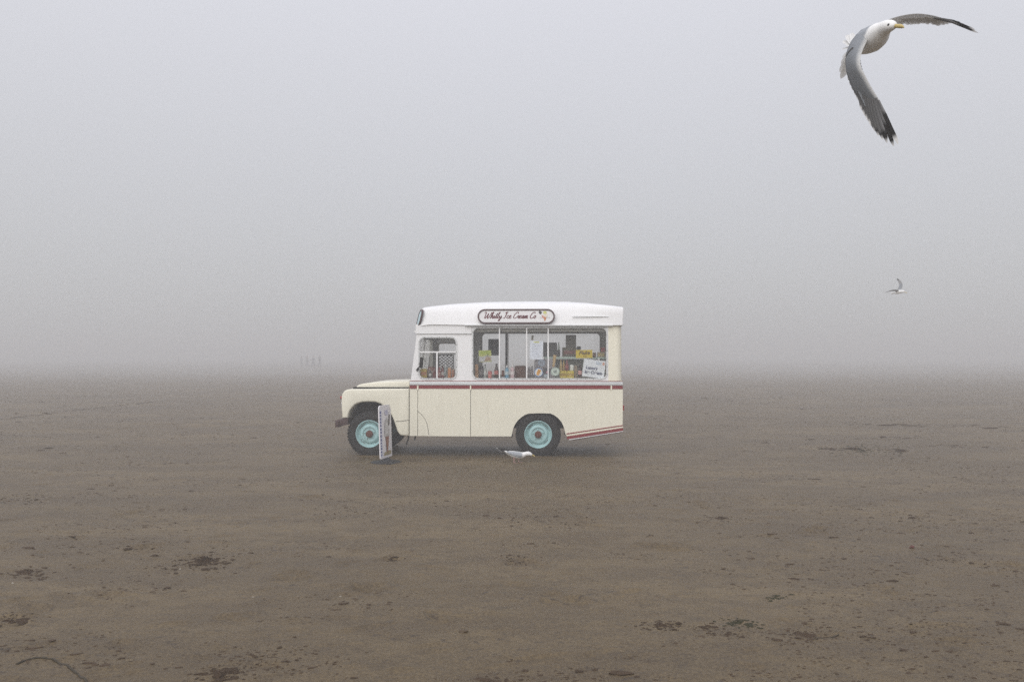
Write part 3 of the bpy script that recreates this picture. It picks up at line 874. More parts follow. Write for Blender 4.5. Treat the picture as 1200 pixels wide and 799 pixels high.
# small oval sign on the front corner of the roof
fs = empty('front_sign', (0, 0, 0), 0, van)
fu, fw = P(491.6, 372.4, 0.02)
ang = math.radians(24)
def onfront(lp, d):
    ex = Vector((math.sin(ang), -math.cos(ang), 0)).normalized(); nn = Vector((-math.cos(ang), -math.sin(ang), 0)); lean = Vector((0.24, 0, 0))
    c = Vector((fu, 0.035, fw))
    return [tuple(c + ex * x + Vector((0, 0, z)) + lean * z + nn * d) for x, z in lp]
outer, inner = rrect(-0.095, -0.138, 0.095, 0.138, 0.09, 8), rrect(-0.080, -0.120, 0.080, 0.120, 0.076, 8)
fm = MB(); n_ = len(outer)
fm.v = onfront(outer, 0.012) + onfront(inner, 0.012) + onfront(outer, -0.02) + onfront(inner, 0.004)
for k in range(n_):
    j = (k + 1) % n_
    fm.f += [(k, j, n_+j, n_+k), (k, 2*n_+k, 2*n_+j, j), (n_+k, n_+j, 3*n_+j, 3*n_+k)]
fm.mi = [0] * len(fm.f)
fm.build('sign_border', MT['signframe'], fs)
MB().add(onfront(inner, 0.005), [tuple(range(n_))]).build('sign_face', MT['lamp_glass'], fs)

# --- wheels
def make_wheel(name, u, v_out, side):
    """side -1: outer face looks towards the camera"""
    w = empty(name, (u, v_out, 0.371), 0, van)
    R = 0.371
    prof = [(0.222, 0.020), (0.235, 0.006), (0.262, -0.004), (0.300, -0.006), (0.330, 0.002), (0.352, 0.016), (0.362, 0.030), (0.364, 0.06), (0.364, 0.15), (0.352, 0.185), (0.30, 0.205), (0.235, 0.19), (0.215, 0.18)]
    m = MB(); m.lathe([(r, h * -side) for r, h in prof], (0, 0, 0), 'y', 48)
    # bar-grip tread blocks round the shoulder and crown
    nb = 42
    for k in range(nb):
        for rowi, (h0, h1, off) in enumerate(((0.010, 0.072, 0.0), (0.080, 0.128, 0.5), (0.136, 0.190, 0.0))):
            t = 2 * math.pi * (k + off) / nb
            dt = 2 * math.pi / nb * 0.31
            vs = []
            for (r, hh) in ((0.352 if rowi != 1 else 0.36, h0), (0.372, h0 + 0.008), (0.372, h1 - 0.008), (0.352 if rowi != 1 else 0.36, h1)):
                for tt in (t - dt, t + dt):
                    vs.append((r * math.cos(tt + (0.05 if rowi == 0 else -0.05) * (hh - 0.1) * 6), hh * -side, r * math.sin(tt + (0.05 if rowi == 0 else -0.05) * (hh - 0.1) * 6)))
            m.add(vs, [(0, 1, 3, 2), (2, 3, 5, 4), (4, 5, 7, 6), (0, 2, 4, 6), (1, 7, 5, 3)])
    m.build('tyre', MT['rubber'], w, auto=40)
    rp = [(0.226, 0.030), (0.228, 0.006), (0.220, 0.000), (0.212, 0.006), (0.205, 0.026), (0.196, 0.046), (0.176, 0.058), (0.163, 0.060), (0.160, 0.044), (0.150, 0.030),
          (0.128, 0.022), (0.112, 0.024), (0.106, 0.036), (0.098, 0.040), (0.072, 0.038), (0.0, 0.038)]
    m = MB(); m.lathe([(r, h * -side) for r, h in rp], (0, 0, 0), 'y', 40)
    rim = m.build('rim', MT['rim'], w, auto=50)
    for k in range(4):                                  # ventilation slots round the dish
        sl = MB(); t0 = math.pi / 4 + k * math.pi / 2
        vs = []; n2 = 8
        for j in range(n2 + 1):
            t = t0 - 0.34 + 0.68 * j / n2
            hw = 0.0045 * math.sin(math.pi * (0.12 + 0.76 * j / n2))
            for r in (0.181 - hw, 0.181 + hw): vs.append((r * math.cos(t), 0.0515 * -side, r * math.sin(t)))
        sl.add(vs, [(2*j, 2*j+2, 2*j+3, 2*j+1) for j in range(n2)])
        sl.build('vent_slot', MT['black'], w)
    h = MB(); h.lathe([(0.058, 0.040 * -side), (0.058, -0.004 * -side), (0.050, -0.018 * -side), (0.034, -0.022 * -side), (0.03, -0.03 * -side), (0.0, -0.03 * -side)], (0, 0, 0), 'y', 18)
    h.build('hub', MT['hub'], w, auto=40)
    for k in range(5):
        t = k * 2 * math.pi / 5 + 0.4
        MB().lathe([(0.012, 0.04 * -side), (0.012, 0.022 * -side), (0.0, 0.02 * -side)], (0.085 * math.cos(t), 0, 0.085 * math.sin(t)), 'y', 6).build('wheel_nut', MT['rim'], w)
    return w
for px in (432.9, 630.6):
    u = P(px, 509.0, 0.03)[0]
    make_wheel('wheel', u, 0.035, -1)
    make_wheel('wheel', u, BW - 0.035, 1)
# hoses and a bracket hanging under the sill, mud-flap stays by the rear wheel
def p3(px, py, v): u, w = P(px, py, v); return (u, v, w)
MB().tube([p3(479.4, 510, 0.12), p3(478.8, 514, 0.12), p3(477.2, 518, 0.12), p3(476.4, 521, 0.12)], 0.012, 6).build('hose' if 1 else 'bracket', MT['black'], van)
MB().tube([p3(487.0, 510, 0.14), p3(486.6, 513, 0.14), p3(486.0, 515.4, 0.14)], 0.012, 6).build('hose' if 1 else 'bracket', MT['black'], van)
MB().tube([p3(598.8, 508.6, 0.06), p3(600.6, 510.8, 0.06)], 0.02, 6).build('hose' if 0 else 'bracket', MT['black'], van)
MB().tube([p3(661.6, 507.0, 0.06), p3(663.6, 508.8, 0.06)], 0.02, 6).build('hose' if 0 else 'bracket', MT['black'], van)
# wing mirror on the near front pillar
mir = empty('wing_mirror', (0, 0, 0), 0, van)
mm = MB(); mm.tube([p3(490.2, 432.6, -0.01), p3(489.6, 431.6, -0.10), p3(491.4, 429.8, -0.16)], 0.010, 6)
mm.tube([p3(488.6, 434.2, -0.004), p3(490.6, 431.4, -0.004)], 0.020, 8); mm.build('mirror_arm', MT['black'], mir)
c0, c1 = Vector(p3(493.3, 431.2, -0.17)), Vector(p3(494.2, 418.6, -0.17))
mg = MB(); mg.tube([c0, c0.lerp(c1, 0.06), c0.lerp(c1, 0.94), c1], [0.014, 0.030, 0.030, 0.014], 10); mg.build('mirror_head', MT['black'], mir, auto=60)

# --- inside: floor, counters, seat, steering wheel
vbox('cab_floor', 482, 505, 597, 507, 0.06, BW - 0.06, MT['black'])
vbox('counter', 552, 443.8, 712, 445.6, 0.036, 0.38, MT['white'])
vbox('counter_front', 552, 446.5, 712, 500, 0.36, 0.38, MT['interior'])
u0, w0 = P(545, 441.0, 1.25); u1, w1 = P(708, 437.2, 1.25)
MB().box((u0, 1.2, 0.55), (u1, BW - 0.06, P(600, 441.2, 1.4)[1])).build('back_counter', MT['interior'], van)
vbox('dashboard', 483, 443.8, 494, 452, 0.06, BW - 0.06, MT['black'])
vbox('ledge', 492, 443.9, 551, 445.6, 0.036, 0.30, MT['interior'])
seat_ = MB(); a = P(517, 480)[0]; b_ = P(540, 480)[0]
seat_.box((a, 1.0, 0.55), (b_, 1.5, 0.95)); seat_.box((b_ - 0.10, 1.0, 0.95), (b_, 1.5, 1.36)); seat_.build('seat', MT['seat'], van)
sw = MB(); c = P(500, 441, 1.2); ring = []
for k in range(25):
    t = 2 * math.pi * k / 24
    ring.append((c[0] + 0.10 * math.sin(t) * 0.6, 1.22 + 0.2 * math.cos(t), c[1] - 0.1 + 0.17 * math.sin(t)))
sw.tube(ring, 0.013, 6, cap=False); sw.tube([ring[0], ring[12]], 0.01, 6); sw.build('steering_wheel', MT['black'], van)
# partition post between cab and shop, glass shelf on the right
vbox('cab_partition', 550.5, 383.5, 553, 443, 0.9, BW - 0.05, MT['interior'])
vbox('cab_partition', 503.5, 392.0, 507.2, 443, BW - 0.2, BW - 0.1, MT['interior'])
vbox('shelf', 637.5, 418.2, 700.5, 419.9, 0.42, 0.80, MT['shelf'])
vbox('shelf_post', 698.6, 419.9, 700.4, 443.5, 0.44, 0.47, MT['white'])
vbox('shelf_post', 637.4, 419.9, 639.0, 443.5, 0.78, 0.81, MT['white'])
# wheelhouse of the shop's far wall, pale panel low on the right
vbox('display_back', 640.0, 420.5, 699.0, 443.6, 0.83, 0.85, simple('pale_mint_panel', (0.52, 0.56, 0.50), 0.6))
# ------------------------------------------------------------------ goods and cards in the van's windows
MV = Matrix.Translation((0, VY, 0)) @ Matrix.Rotation(YAW, 4, 'Z')
def put(o, px, py, v):
    u, w = P(px, py, v); o.location = MV @ Vector((u, v, w)); o.rotation_euler = (0, 0, YAW); return o
def span(px0, py0, px1, py1, v):
    a, b_ = P(px0, py1, v), P(px1, py0, v); return b_[0] - a[0], b_[1] - a[1]
NCOL = {}
def cm(col, rough=0.45, key=None):
    k = (tuple(col), rough)
    if k not in NCOL: NCOL[k] = simple('item_colour_%d' % len(NCOL), col, rough, 0.10, 25)
    return NCOL[k]
SHOP = 'goods standing in the serving window'

def bottle(name, label, px, py0, py1, wpx, v, body, cap, lab=None, shape='bottle', group=SHOP, cat='bottle'):
    w, h = span(px - wpx/2, py0, px + wpx/2, py1, v); r = w / 2
    e = empty(name); put(e, px, py1, v)
    prof = {'bottle': [(0, 0), (.85, 0), (1, .03), (1, .50), (.92, .60), (.45, .80), (.38, .90), (.38, .92), (0, .92)],
            'cola': [(0, 0), (.8, 0), (.95, .04), (.82, .22), (.95, .42), (.98, .52), (.7, .70), (.42, .86), (.40, .93), (0, .93)],
            'squeeze': [(0, 0), (.9, 0), (1, .04), (.96, .62), (.75, .74), (.4, .78), (.4, .84), (0, .84)],
            'jar': [(0, 0), (.95, 0), (1, .05), (1, .80), (.9, .88), (0, .88)]}[shape]
    MB().lathe([(max(a * r, 1e-4), z * h) for a, z in prof], n=16).build('bottle_body', cm(body, 0.25), e, auto=50)
    cp = {'bottle': [(0, .91), (.46, .91), (.46, 1.0), (0, 1.0)], 'cola': [(0, .92), (.48, .92), (.48, 1.0), (0, 1.0)],
          'squeeze': [(0, .83), (.5, .83), (.45, .87), (.2, .90), (.12, 1.0), (0, 1.0)], 'jar': [(0, .87), (.96, .87), (.96, 1.0), (0, 1.0)]}[shape]
    MB().lathe([(max(a * r, 1e-4), z * h) for a, z in cp], n=14).build('cap', cm(cap, 0.4), e, auto=50)
    if lab: MB().lathe([(1.01 * r, .26 * h), (1.02 * r, .28 * h), (1.02 * r, .50 * h), (1.01 * r, .52 * h)], n=16).build('bottle_label', cm(lab, 0.5), e, auto=50)
    return setp(e, label, cat, group)

def carton(name, label, px0, py0, px1, py1, v, depth, col, stripe=None, rz=0.0, cat='box', group=SHOP):
    w, h = span(px0, py0, px1, py1, v)
    e = empty(name); put(e, (px0 + px1) / 2, py1, v); e.rotation_euler.z += rz
    bm = bmesh.new(); bmesh.ops.create_cube(bm, size=1)
    for q in bm.verts: q.co = Vector((q.co.x * w, (q.co.y + 0.5) * depth, (q.co.z + 0.5) * h))
    bmesh.ops.bevel(bm, geom=list(bm.edges), offset=min(0.006, w * .06), segments=2, affect='EDGES')
    me = bpy.data.meshes.new('box_body'); bm.to_mesh(me); bm.free()
    link('box_body', me, cm(col, 0.7), e); sharpen(me, 30)
    # lid flaps and a printed band
    MB().box((-w/2 + .003, .004, h), (w/2 - .003, depth/2 - .002, h + .004)).build('flap', cm([c * .9 for c in col], 0.7), e)
    MB().box((-w/2 + .003, depth/2 + .002, h), (w/2 - .003, depth - .004, h + .005)).build('flap', cm([c * .95 for c in col], 0.7), e)
    if stripe:
        MB().box((-w * .44, -.0022, h * .3), (w * .44, -.0002, h * .68)).build('printed_band', cm(stripe, 0.6), e)
    return setp(e, label, cat, group)

def card(name, label, px0, py0, px1, py1, v, col, tilt=0.0, cat='sign', group=None, th=0.003):
    """flat printed sheet; returns empty, width, height; print is added in its plane"""
    w, h = span(px0, py0, px1, py1, v)
    e = empty(name); put(e, (px0 + px1) / 2, (py0 + py1) / 2, v); e.rotation_euler = (0, tilt, YAW)
    MB().box((-w/2, 0, -h/2), (w/2, th, h/2)).build('sheet', cm(col, 0.6), e)
    return setp(e, label, cat, group), w, h
def patch(e, name, pts, col, d=0.001):
    me_ = MB().add([(x, -d, z) for x, z in pts], [tuple(range(len(pts)))]); return me_.build(name, cm(col, 0.6), e)
def words(e, body, x, z, size, col, shear=0.0, bold=0.0, d=0.002):
    me_ = text_mesh(body, size, shear, bold)
    for q in me_.vertices: q.co = Vector((q.co.x + x, -d, q.co.y + z))
    return link('lettering', me_, cm(col, 0.6), e)

# serving window, left to right
carton('carton', 'narrow tan carton in the left corner of the serving window', 556.6, 427.0, 560.4, 443.2, 0.12, 0.08, (0.42, 0.26, 0.14), (0.3, 0.16, 0.08))
carton('carton', 'dark grey box standing behind the tan carton', 560.6, 429.0, 566.2, 443.2, 0.18, 0.12, (0.06, 0.06, 0.07), (0.16, 0.15, 0.15))
bottle('syrup_bottle', 'clear grey bottle with black cap under the landscape card', 568.6, 427.0, 443.2, 3.6, 0.14, (0.33, 0.36, 0.34), (0.02, 0.02, 0.02), (0.5, 0.52, 0.5))
bottle('jar', 'short red drink can between the clear bottle and cola', 574.2, 434.2, 443.2, 4.6, 0.13, (0.42, 0.10, 0.09), (0.5, 0.3, 0.28), (0.55, 0.25, 0.2), 'jar', cat='can')
bottle('cola_bottle', 'dark cola bottle with red label left of first window bar', 581.9, 426.0, 443.2, 5.4, 0.15, (0.035, 0.016, 0.014), (0.03, 0.02, 0.02), (0.42, 0.12, 0.11), 'cola')
bottle('jar', 'small brown sauce jar right of the first window bar', 589.4, 433.8, 441.0, 3.2, 0.16, (0.15, 0.05, 0.03), (0.12, 0.04, 0.03), None, 'jar', cat='jar')
carton('drink_carton', 'low black and white carton under the brown jar', 586.6, 441.0, 593.2, 443.3, 0.12, 0.08, (0.05, 0.05, 0.06), (0.6, 0.6, 0.62))
bottle('squeeze_bottle', 'blue squeeze bottle with white tip beside pink one', 594.0, 427.4, 443.2, 4.6, 0.10, (0.13, 0.30, 0.42), (0.75, 0.75, 0.75), (0.45, 0.55, 0.6), 'squeeze')
bottle('squeeze_bottle', 'pale pink squeeze bottle in front of the brown crate', 600.4, 427.0, 443.2, 4.8, 0.10, (0.55, 0.40, 0.42), (0.72, 0.70, 0.70), (0.68, 0.6, 0.6), 'squeeze')
carton('wooden_crate', 'dark brown wooden crate in middle of the serving window', 603.0, 429.0, 616.0, 443.2, 0.20, 0.22, (0.085, 0.035, 0.022), None, cat='crate')
bottle('pump_bottle', 'grey pump bottle right beside the second window bar', 619.8, 426.6, 443.2, 3.2, 0.12, (0.14, 0.13, 0.14), (0.7, 0.7, 0.7), (0.22, 0.2, 0.2), 'squeeze')
bottle('pump_bottle', 'grey pump bottle next to the stickered freezer', 623.2, 425.6, 443.2, 3.2, 0.13, (0.17, 0.16, 0.17), (0.7, 0.7, 0.7), (0.25, 0.22, 0.22), 'squeeze')
# landscape card, taped inside the glass
e, w, h = card('picture_card', 'yellow green picture card taped inside the left pane', 561.0, 410.4, 575.8, 424.0, 0.030, (0.42, 0.44, 0.14), math.radians(-2))
patch(e, 'print', [(-w*.48, -h*.48), (w*.48, -h*.42), (w*.48, -h*.02), (w*.1, h*.04), (-w*.2, -h*.06), (-w*.48, h*.02)], (0.42, 0.42, 0.42))
patch(e, 'print', [(-w*.1, -h*.45), (w*.46, -h*.40), (w*.44, -h*.12), (w*.12, -h*.05)], (0.32, 0.22, 0.15), .0015)
patch(e, 'print', [(-w*.46, h*.18), (w*.3, h*.12), (w*.46, h*.3), (w*.40, h*.46), (-w*.46, h*.46)], (0.33, 0.40, 0.07), .0015)
patch(e, 'print', [(w*.16, -h*.02), (w*.24, -h*.02), (w*.26, h*.2), (w*.2, h*.24)], (0.12, 0.13, 0.06), .002)
e, w, h = card('notice_board', 'slate grey board fixed inside the far window pane', 572.2, 397.2, 584.6, 416.4, BW - 0.06, (0.085, 0.085, 0.105))
# price list
e, w, h = card('price_list', 'white price list sheet taped beside the third window bar', 620.9, 399.4, 636.2, 421.0, 0.032, (0.74, 0.78, 0.86), math.radians(1.5))
patch(e, 'print', [(-w*.22, h*.40), (w*.22, h*.40), (w*.22, h*.46), (-w*.22, h*.46)], (0.55, 0.55, 0.12))
for k, (a_, c_) in enumerate(((-.36, .34), (-.30, .36), (-.34, .28), (-.38, .38), (-.3, .3), (-.36, .36), (-.32, .2), (-.3, .35), (-.2, .3))):
    z = h * (.30 - .085 * k)
    patch(e, 'print', [(w*a_, z), (w*c_, z), (w*c_, z + h*.022), (w*a_, z + h*.022)], (0.50, 0.53, 0.62))
e2, w, h = card('clip', 'dark clip on the glass above the price list', 622.7, 392.8, 625.2, 398.6, 0.036, (0.10, 0.085, 0.06), math.radians(8), 'clip', th=0.012)
# stickered freezer top and stickers on the glass
carton('freezer_cabinet', 'pale lilac grey freezer cabinet behind the round stickers', 626.0, 421.4, 651.0, 443.3, 0.30, 0.10, (0.40, 0.38, 0.40), None, cat='freezer')
def sticker(label, px, py, rx, rz, rings, tilt=0.0, v=0.034):
    e = empty('sticker'); put(e, px, py, v); e.rotation_euler = (0, tilt, YAW)
    for i, (k, col) in enumerate(rings):
        m_ = MB(); n_ = 20; d = -.0006 * (i + 1)
        m_.add([(0, d, 0)] + [(rx/71*k*math.cos(2*math.pi*j/n_), d, rz/71*k*math.sin(2*math.pi*j/n_)) for j in range(n_)], [(0, j+1, (j+1) % n_ + 1) for j in range(n_)])
        m_.build('printed_disc', cm(col, 0.5), e)
    return setp(e, label, 'sticker', 'stickers on the serving window')
sticker('round slate blue sticker under the price list', 634.6, 425.0, 4.4, 4.4, [(1, (0.16, 0.19, 0.25)), (.8, (0.26, 0.30, 0.36)), (.45, (0.2, 0.22, 0.27))])
s_ = sticker('round blue and white sticker with orange ice lolly', 631.2, 436.2, 5.2, 5.2, [(1, (0.10, 0.20, 0.42)), (.84, (0.75, 0.77, 0.78))], math.radians(25))
patch(s_, 'printed_lolly', rrect(-.026, -.05, .026, .052, .02, 4), (0.62, 0.30, 0.04), .003)
e, w, h = card('picture_card', 'black slanted card with pink triangle by third bar', 636.0, 431.4, 644.6, 443.0, 0.035, (0.05, 0.05, 0.06), math.radians(9))
patch(e, 'print', [(-w*.1, h*.02), (w*.36, h*.02), (w*.14, h*.38)], (0.5, 0.22, 0.3)); patch(e, 'print', [(-w*.34, -h*.42), (w*.4, -h*.42), (w*.34, -h*.1), (-w*.2, -h*.12)], (0.32, 0.36, 0.4))
e = empty('cone_stack'); put(e, 648.4, 430.0, 0.10); MB().lathe([(1e-4, 0), (.016, 0), (.022, .04), (.02, .05), (.025, .09), (.023, .10), (.028, .14), (.026, .15), (.032, .2), (1e-4, .2)], n=12).build('stacked_cones', cm((0.50, 0.36, 0.18), 0.8), e, auto=60); e.rotation_euler = (0, math.radians(8), YAW)
setp(e, 'tan stack of wafer cones right of the third bar', 'cones', SHOP)
sticker('round pale green sticker with dark swirl', 650.6, 435.4, 5.2, 4.8, [(1, (0.42, 0.52, 0.46)), (.78, (0.55, 0.62, 0.56)), (.40, (0.25, 0.3, 0.27))], math.radians(-20))
bottle('sauce_bottle', 'tan sauce bottle standing on the yellow boxes', 657.3, 421.4, 434.4, 3.0, 0.25, (0.45, 0.33, 0.15), (0.45, 0.3, 0.15), None)
bottle('sauce_bottle', 'amber sauce bottle between tan and raspberry bottles', 660.6, 422.0, 434.4, 2.8, 0.28, (0.42, 0.29, 0.11), (0.4, 0.26, 0.1), None)
bottle('sauce_bottle', 'dark raspberry sauce bottle on the yellow boxes', 664.4, 422.2, 434.4, 4.4, 0.22, (0.20, 0.05, 0.05), (0.25, 0.06, 0.06), (0.3, 0.1, 0.09))
bottle('tub', 'white plastic tub on the end of yellow boxes', 670.2, 427.4, 434.4, 5.2, 0.24, (0.68, 0.70, 0.66), (0.7, 0.72, 0.68), None, 'jar', cat='tub')
carton('chocolate_box', 'yellow chocolate box on left under the sauce bottles', 656.0, 434.6, 664.2, 443.2, 0.16, 0.16, (0.50, 0.40, 0.06), (0.36, 0.24, 0.05))
carton('chocolate_box', 'yellow chocolate box under the white tub', 664.6, 434.6, 672.6, 443.2, 0.16, 0.16, (0.52, 0.42, 0.07), (0.38, 0.26, 0.05))
carton('carton', 'slim brown carton left of the second cola bottle', 673.2, 428.4, 676.4, 443.2, 0.22, 0.08, (0.26, 0.2, 0.14), None)
bottle('cola_bottle', 'dark cola bottle with white label beside tilted sign', 679.8, 425.8, 443.2, 5.0, 0.10, (0.035, 0.016, 0.014), (0.04, 0.03, 0.03), (0.55, 0.3, 0.28), 'cola')
# tilted sign
e, w, h = card('ice_cream_sign', 'tilted white sign reading Luxury Ice Cream', 683.0, 421.6, 708.8, 442.2, 0.034, (0.72, 0.75, 0.78), math.radians(7), th=0.004)
words(e, 'Luxury', -w*.10, h*.02, 0.068, (0.03, 0.04, 0.11), 0.1, 0.003); words(e, 'Ice Cream', w*.0, -h*.23, 0.068, (0.03, 0.04, 0.11), 0.1, 0.003)
patch(e, 'print', [(w*.05, h*.36), (w*.33, h*.34), (w*.33, h*.38), (w*.05, h*.40)], (0.3, 0.38, 0.5)); patch(e, 'print', [(w*.08, h*.27), (w*.30, h*.26), (w*.30, h*.30), (w*.08, h*.31)], (0.3, 0.38, 0.5))
patch(e, 'print', rrect(w*.36, h*.24, w*.46, h*.42, w*.045, 4), (0.55, 0.3, 0.22))
carton('tub_tray', 'low dark tray under the tilted white sign', 684.5, 441.2, 703.0, 443.3, 0.10, 0.1, (0.10, 0.10, 0.09), (0.25, 0.24, 0.2), cat='tray')
# yellow card
e, w, h = card('counter_sign', 'small yellow sign with slanted brown lettering', 674.8, 410.0, 694.2, 419.4, 0.20, (0.60, 0.45, 0.02), math.radians(-1), th=0.004)
words(e, 'Flake', 0, h*.12, 0.088, (0.09, 0.04, 0.01), 0.35, 0.002); patch(e, 'print', [(-w*.06, -h*.34), (w*.16, -h*.34), (w*.16, -h*.26), (-w*.06, -h*.26)], (0.16, 0.09, 0.02))
# things on the glass shelf
ON = 'boxes on the glass shelf'
carton('carton', 'dark slate box on shelf left of the third bar', 636.6, 401.4, 641.2, 418.0, 0.52, 0.14, (0.07, 0.07, 0.075), None, group=ON)
carton('carton', 'wide dark grey box on shelf right of third bar', 643.2, 401.6, 652.8, 418.0, 0.52, 0.14, (0.10, 0.10, 0.10), None, group=ON)
carton('carton', 'low black box against the wide grey shelf box', 653.0, 410.0, 656.4, 418.0, 0.50, 0.12, (0.06, 0.055, 0.055), None, group=ON)
bottle('small_bottle', 'small white bottle with dark cap on the shelf', 654.8, 401.0, 410.0, 2.4, 0.54, (0.5, 0.56, 0.52), (0.05, 0.05, 0.05), None, 'bottle', ON)
carton('carton', 'large olive brown box with red print on shelf', 659.2, 407.2, 675.8, 418.0, 0.48, 0.2, (0.13, 0.115, 0.08), (0.20, 0.07, 0.06), group=ON)
carton('carton', 'upright grey brown box stacked on olive box', 663.2, 392.6, 675.2, 406.8, 0.50, 0.16, (0.135, 0.125, 0.105), None, group=ON)
e = empty('flask'); put(e, 678.4, 418.0, 0.55)
MB().lathe([(1e-4, 0), (.04, 0), (.045, .01), (.045, .09), (.03, .1), (.025, .12), (.035, .135), (.034, .165), (.02, .18), (1e-4, .18)], n=14).build('flask_body', cm((0.055, 0.05, 0.05), 0.7), e, auto=50)
setp(e, 'dark round topped flask behind the yellow sign', 'flask', ON)
carton('carton', 'small brown packet on shelf right of yellow sign', 694.8, 413.6, 698.6, 418.6, 0.30, 0.08, (0.14, 0.08, 0.05), None, group=ON)
carton('carton', 'tan box in the upper right of serving window', 700.4, 412.6, 708.6, 418.6, 0.30, 0.12, (0.34, 0.28, 0.19), (0.42, 0.34, 0.12), group=ON)
carton('carton', 'red box on top of the tan corner box', 704.2, 407.4, 709.4, 412.2, 0.32, 0.10, (0.26, 0.05, 0.055), None, group=ON)
MB().box((P(694, 420, .3)[0], .28, P(694, 420, .3)[1]), (P(710.5, 419, .3)[0], .46, P(710.5, 418.7, .3)[1])).build('corner_shelf', MT['shelf'], van)
# cab window
CB = 'goods along the cab window ledge'
carton('carton', 'yellow box in the front corner of cab window', 492.4, 432.4, 500.2, 442.6, 0.10, 0.10, (0.42, 0.31, 0.05), (0.36, 0.14, 0.05), group=CB)
carton('crisp_packet', 'brown red packet next to the yellow cab box', 501.6, 429.8, 508.0, 443.3, 0.14, 0.08, (0.17, 0.075, 0.06), (0.25, 0.2, 0.17), group=CB)
bottle('drink_bottle', 'dark bottle with white dot left of cab bar', 504.0, 432.4, 443.3, 3.4, 0.08, (0.05, 0.045, 0.045), (0.5, 0.5, 0.5), (0.5, 0.5, 0.48), 'bottle', CB)
bottle('drink_bottle', 'maroon bottle touching the upright cab window bar', 509.2, 430.2, 443.3, 4.0, 0.10, (0.15, 0.035, 0.04), (0.2, 0.03, 0.03), None, 'bottle', CB)
bottle('drink_bottle', 'red bottle just right of the cab bar', 514.8, 430.0, 443.3, 4.4, 0.10, (0.26, 0.06, 0.06), (0.28, 0.05, 0.05), (0.4, 0.25, 0.22), 'bottle', CB)
bottle('drink_bottle', 'dark red bottle before the grey cab can', 518.6, 428.6, 443.3, 4.2, 0.15, (0.18, 0.05, 0.05), (0.05, 0.03, 0.03), (0.5, 0.45, 0.42), 'bottle', CB)
bottle('drink_can', 'tall grey can between red bottles and orange jar', 522.4, 428.4, 440.0, 4.2, 0.14, (0.22, 0.25, 0.25), (0.35, 0.37, 0.37), None, 'jar', CB, 'can')
bottle('sauce_jar', 'orange jar with pale lid in cab window', 526.8, 430.6, 442.6, 4.2, 0.12, (0.48, 0.19, 0.07), (0.6, 0.42, 0.3), None, 'jar', CB, 'jar')
bottle('sauce_jar', 'brown jar at the rear end of cab window', 531.2, 432.4, 442.8, 4.0, 0.14, (0.28, 0.11, 0.06), (0.4, 0.3, 0.22), None, 'jar', CB, 'jar')

# ------------------------------------------------------------------ pavement sign in front of the front wheel
bx, by = gpt(452.8, 541.2)
bz = float(ground_h(bx, by))
ps = empty('pavement_sign', (bx, by, bz))
setp(ps, 'narrow white pavement sign with soft ice cream cone on black base', 'sign')
MB().lathe([(1e-4, -0.01), (.235, -0.01), (.24, .006), (.225, .014), (.10, .022), (.05, .075), (1e-4, .075)], n=40).build('base', simple('black_rubber_base', (0.022, 0.022, 0.023), 0.7), ps, auto=40)
MB().tube([(0, 0, .05), (0, 0, .16)], .018, 10).build('spring_post', MT['frame'], ps)
panel = empty('panel', (0, 0, 0.075), 0, ps)
yaw = math.radians(76.5)                                    # board turned almost edge on
PWD, PHT = 0.47, 0.82
ex = Vector((math.cos(yaw), math.sin(yaw), 0)); nrm = Vector((math.sin(yaw), -math.cos(yaw), 0)); upv = Vector((-0.035, 0, 1))
def pp(x, z, d=0.0):
    """board coordinates -> sign space, board bowed a little about its long axis"""
    bow = 0.02 * (1 - (x / (PWD / 2)) ** 2)
    return tuple(ex * x + upv * z + nrm * (d + bow))
loop = []
for cx, cz, a0 in ((PWD/2 - .02, .02, -90), (PWD/2 - .13, PHT - .13, 0), (-PWD/2 + .05, PHT - .05, 90), (-PWD/2 + .02, .02, 180)):
    rr = .13 if (cx > 0 and cz > .5) else (.05 if cz > .5 else .02)
    for k in range(7):
        t = math.radians(a0 + 15 * k); loop.append((cx + rr * math.cos(t), cz + rr * math.sin(t)))
# board built as columns so that it can bow
def board_mesh(lp, d0, d1, nm, mat, par):
    n_ = len(lp); c = (0.0, PHT / 2)
    vs = [pp(*c, d0)] + [pp(x, z, d0) for x, z in lp] + [pp(c[0] + (x - c[0]) * .5, c[1] + (z - c[1]) * .5, d0) for x, z in lp]
    k2 = len(vs); vs += [pp(*c, d1)] + [pp(x, z, d1) for x, z in lp] + [pp(c[0] + (x - c[0]) * .5, c[1] + (z - c[1]) * .5, d1) for x, z in lp]
    f = []
    for i in range(n_):
        j = (i + 1) % n_
        f += [(0, 1 + n_ + i, 1 + n_ + j), (1 + i, 1 + j, 1 + n_ + j, 1 + n_ + i), (k2, k2 + 1 + n_ + j, k2 + 1 + n_ + i), (k2 + 1 + i, k2 + 1 + n_ + i, k2 + 1 + n_ + j, k2 + 1 + j), (1 + i, k2 + 1 + i, k2 + 1 + j, 1 + j)]
    return MB().add(vs, f).build(nm, mat, par, auto=40)
board_mesh(loop, 0.008, -0.008, 'board', simple('sign_white_pink', (0.74, 0.72, 0.74), 0.45), panel)
def bpoly(nm, pts, col, d):
    n_ = len(pts); cx = sum(p[0] for p in pts) / n_; cz = sum(p[1] for p in pts) / n_
    MB().add([pp(cx, cz, d)] + [pp(x, z, d) for x, z in pts], [(0, i + 1, (i + 1) % n_ + 1) for i in range(n_)]).build(nm, cm(col, 0.5), panel)
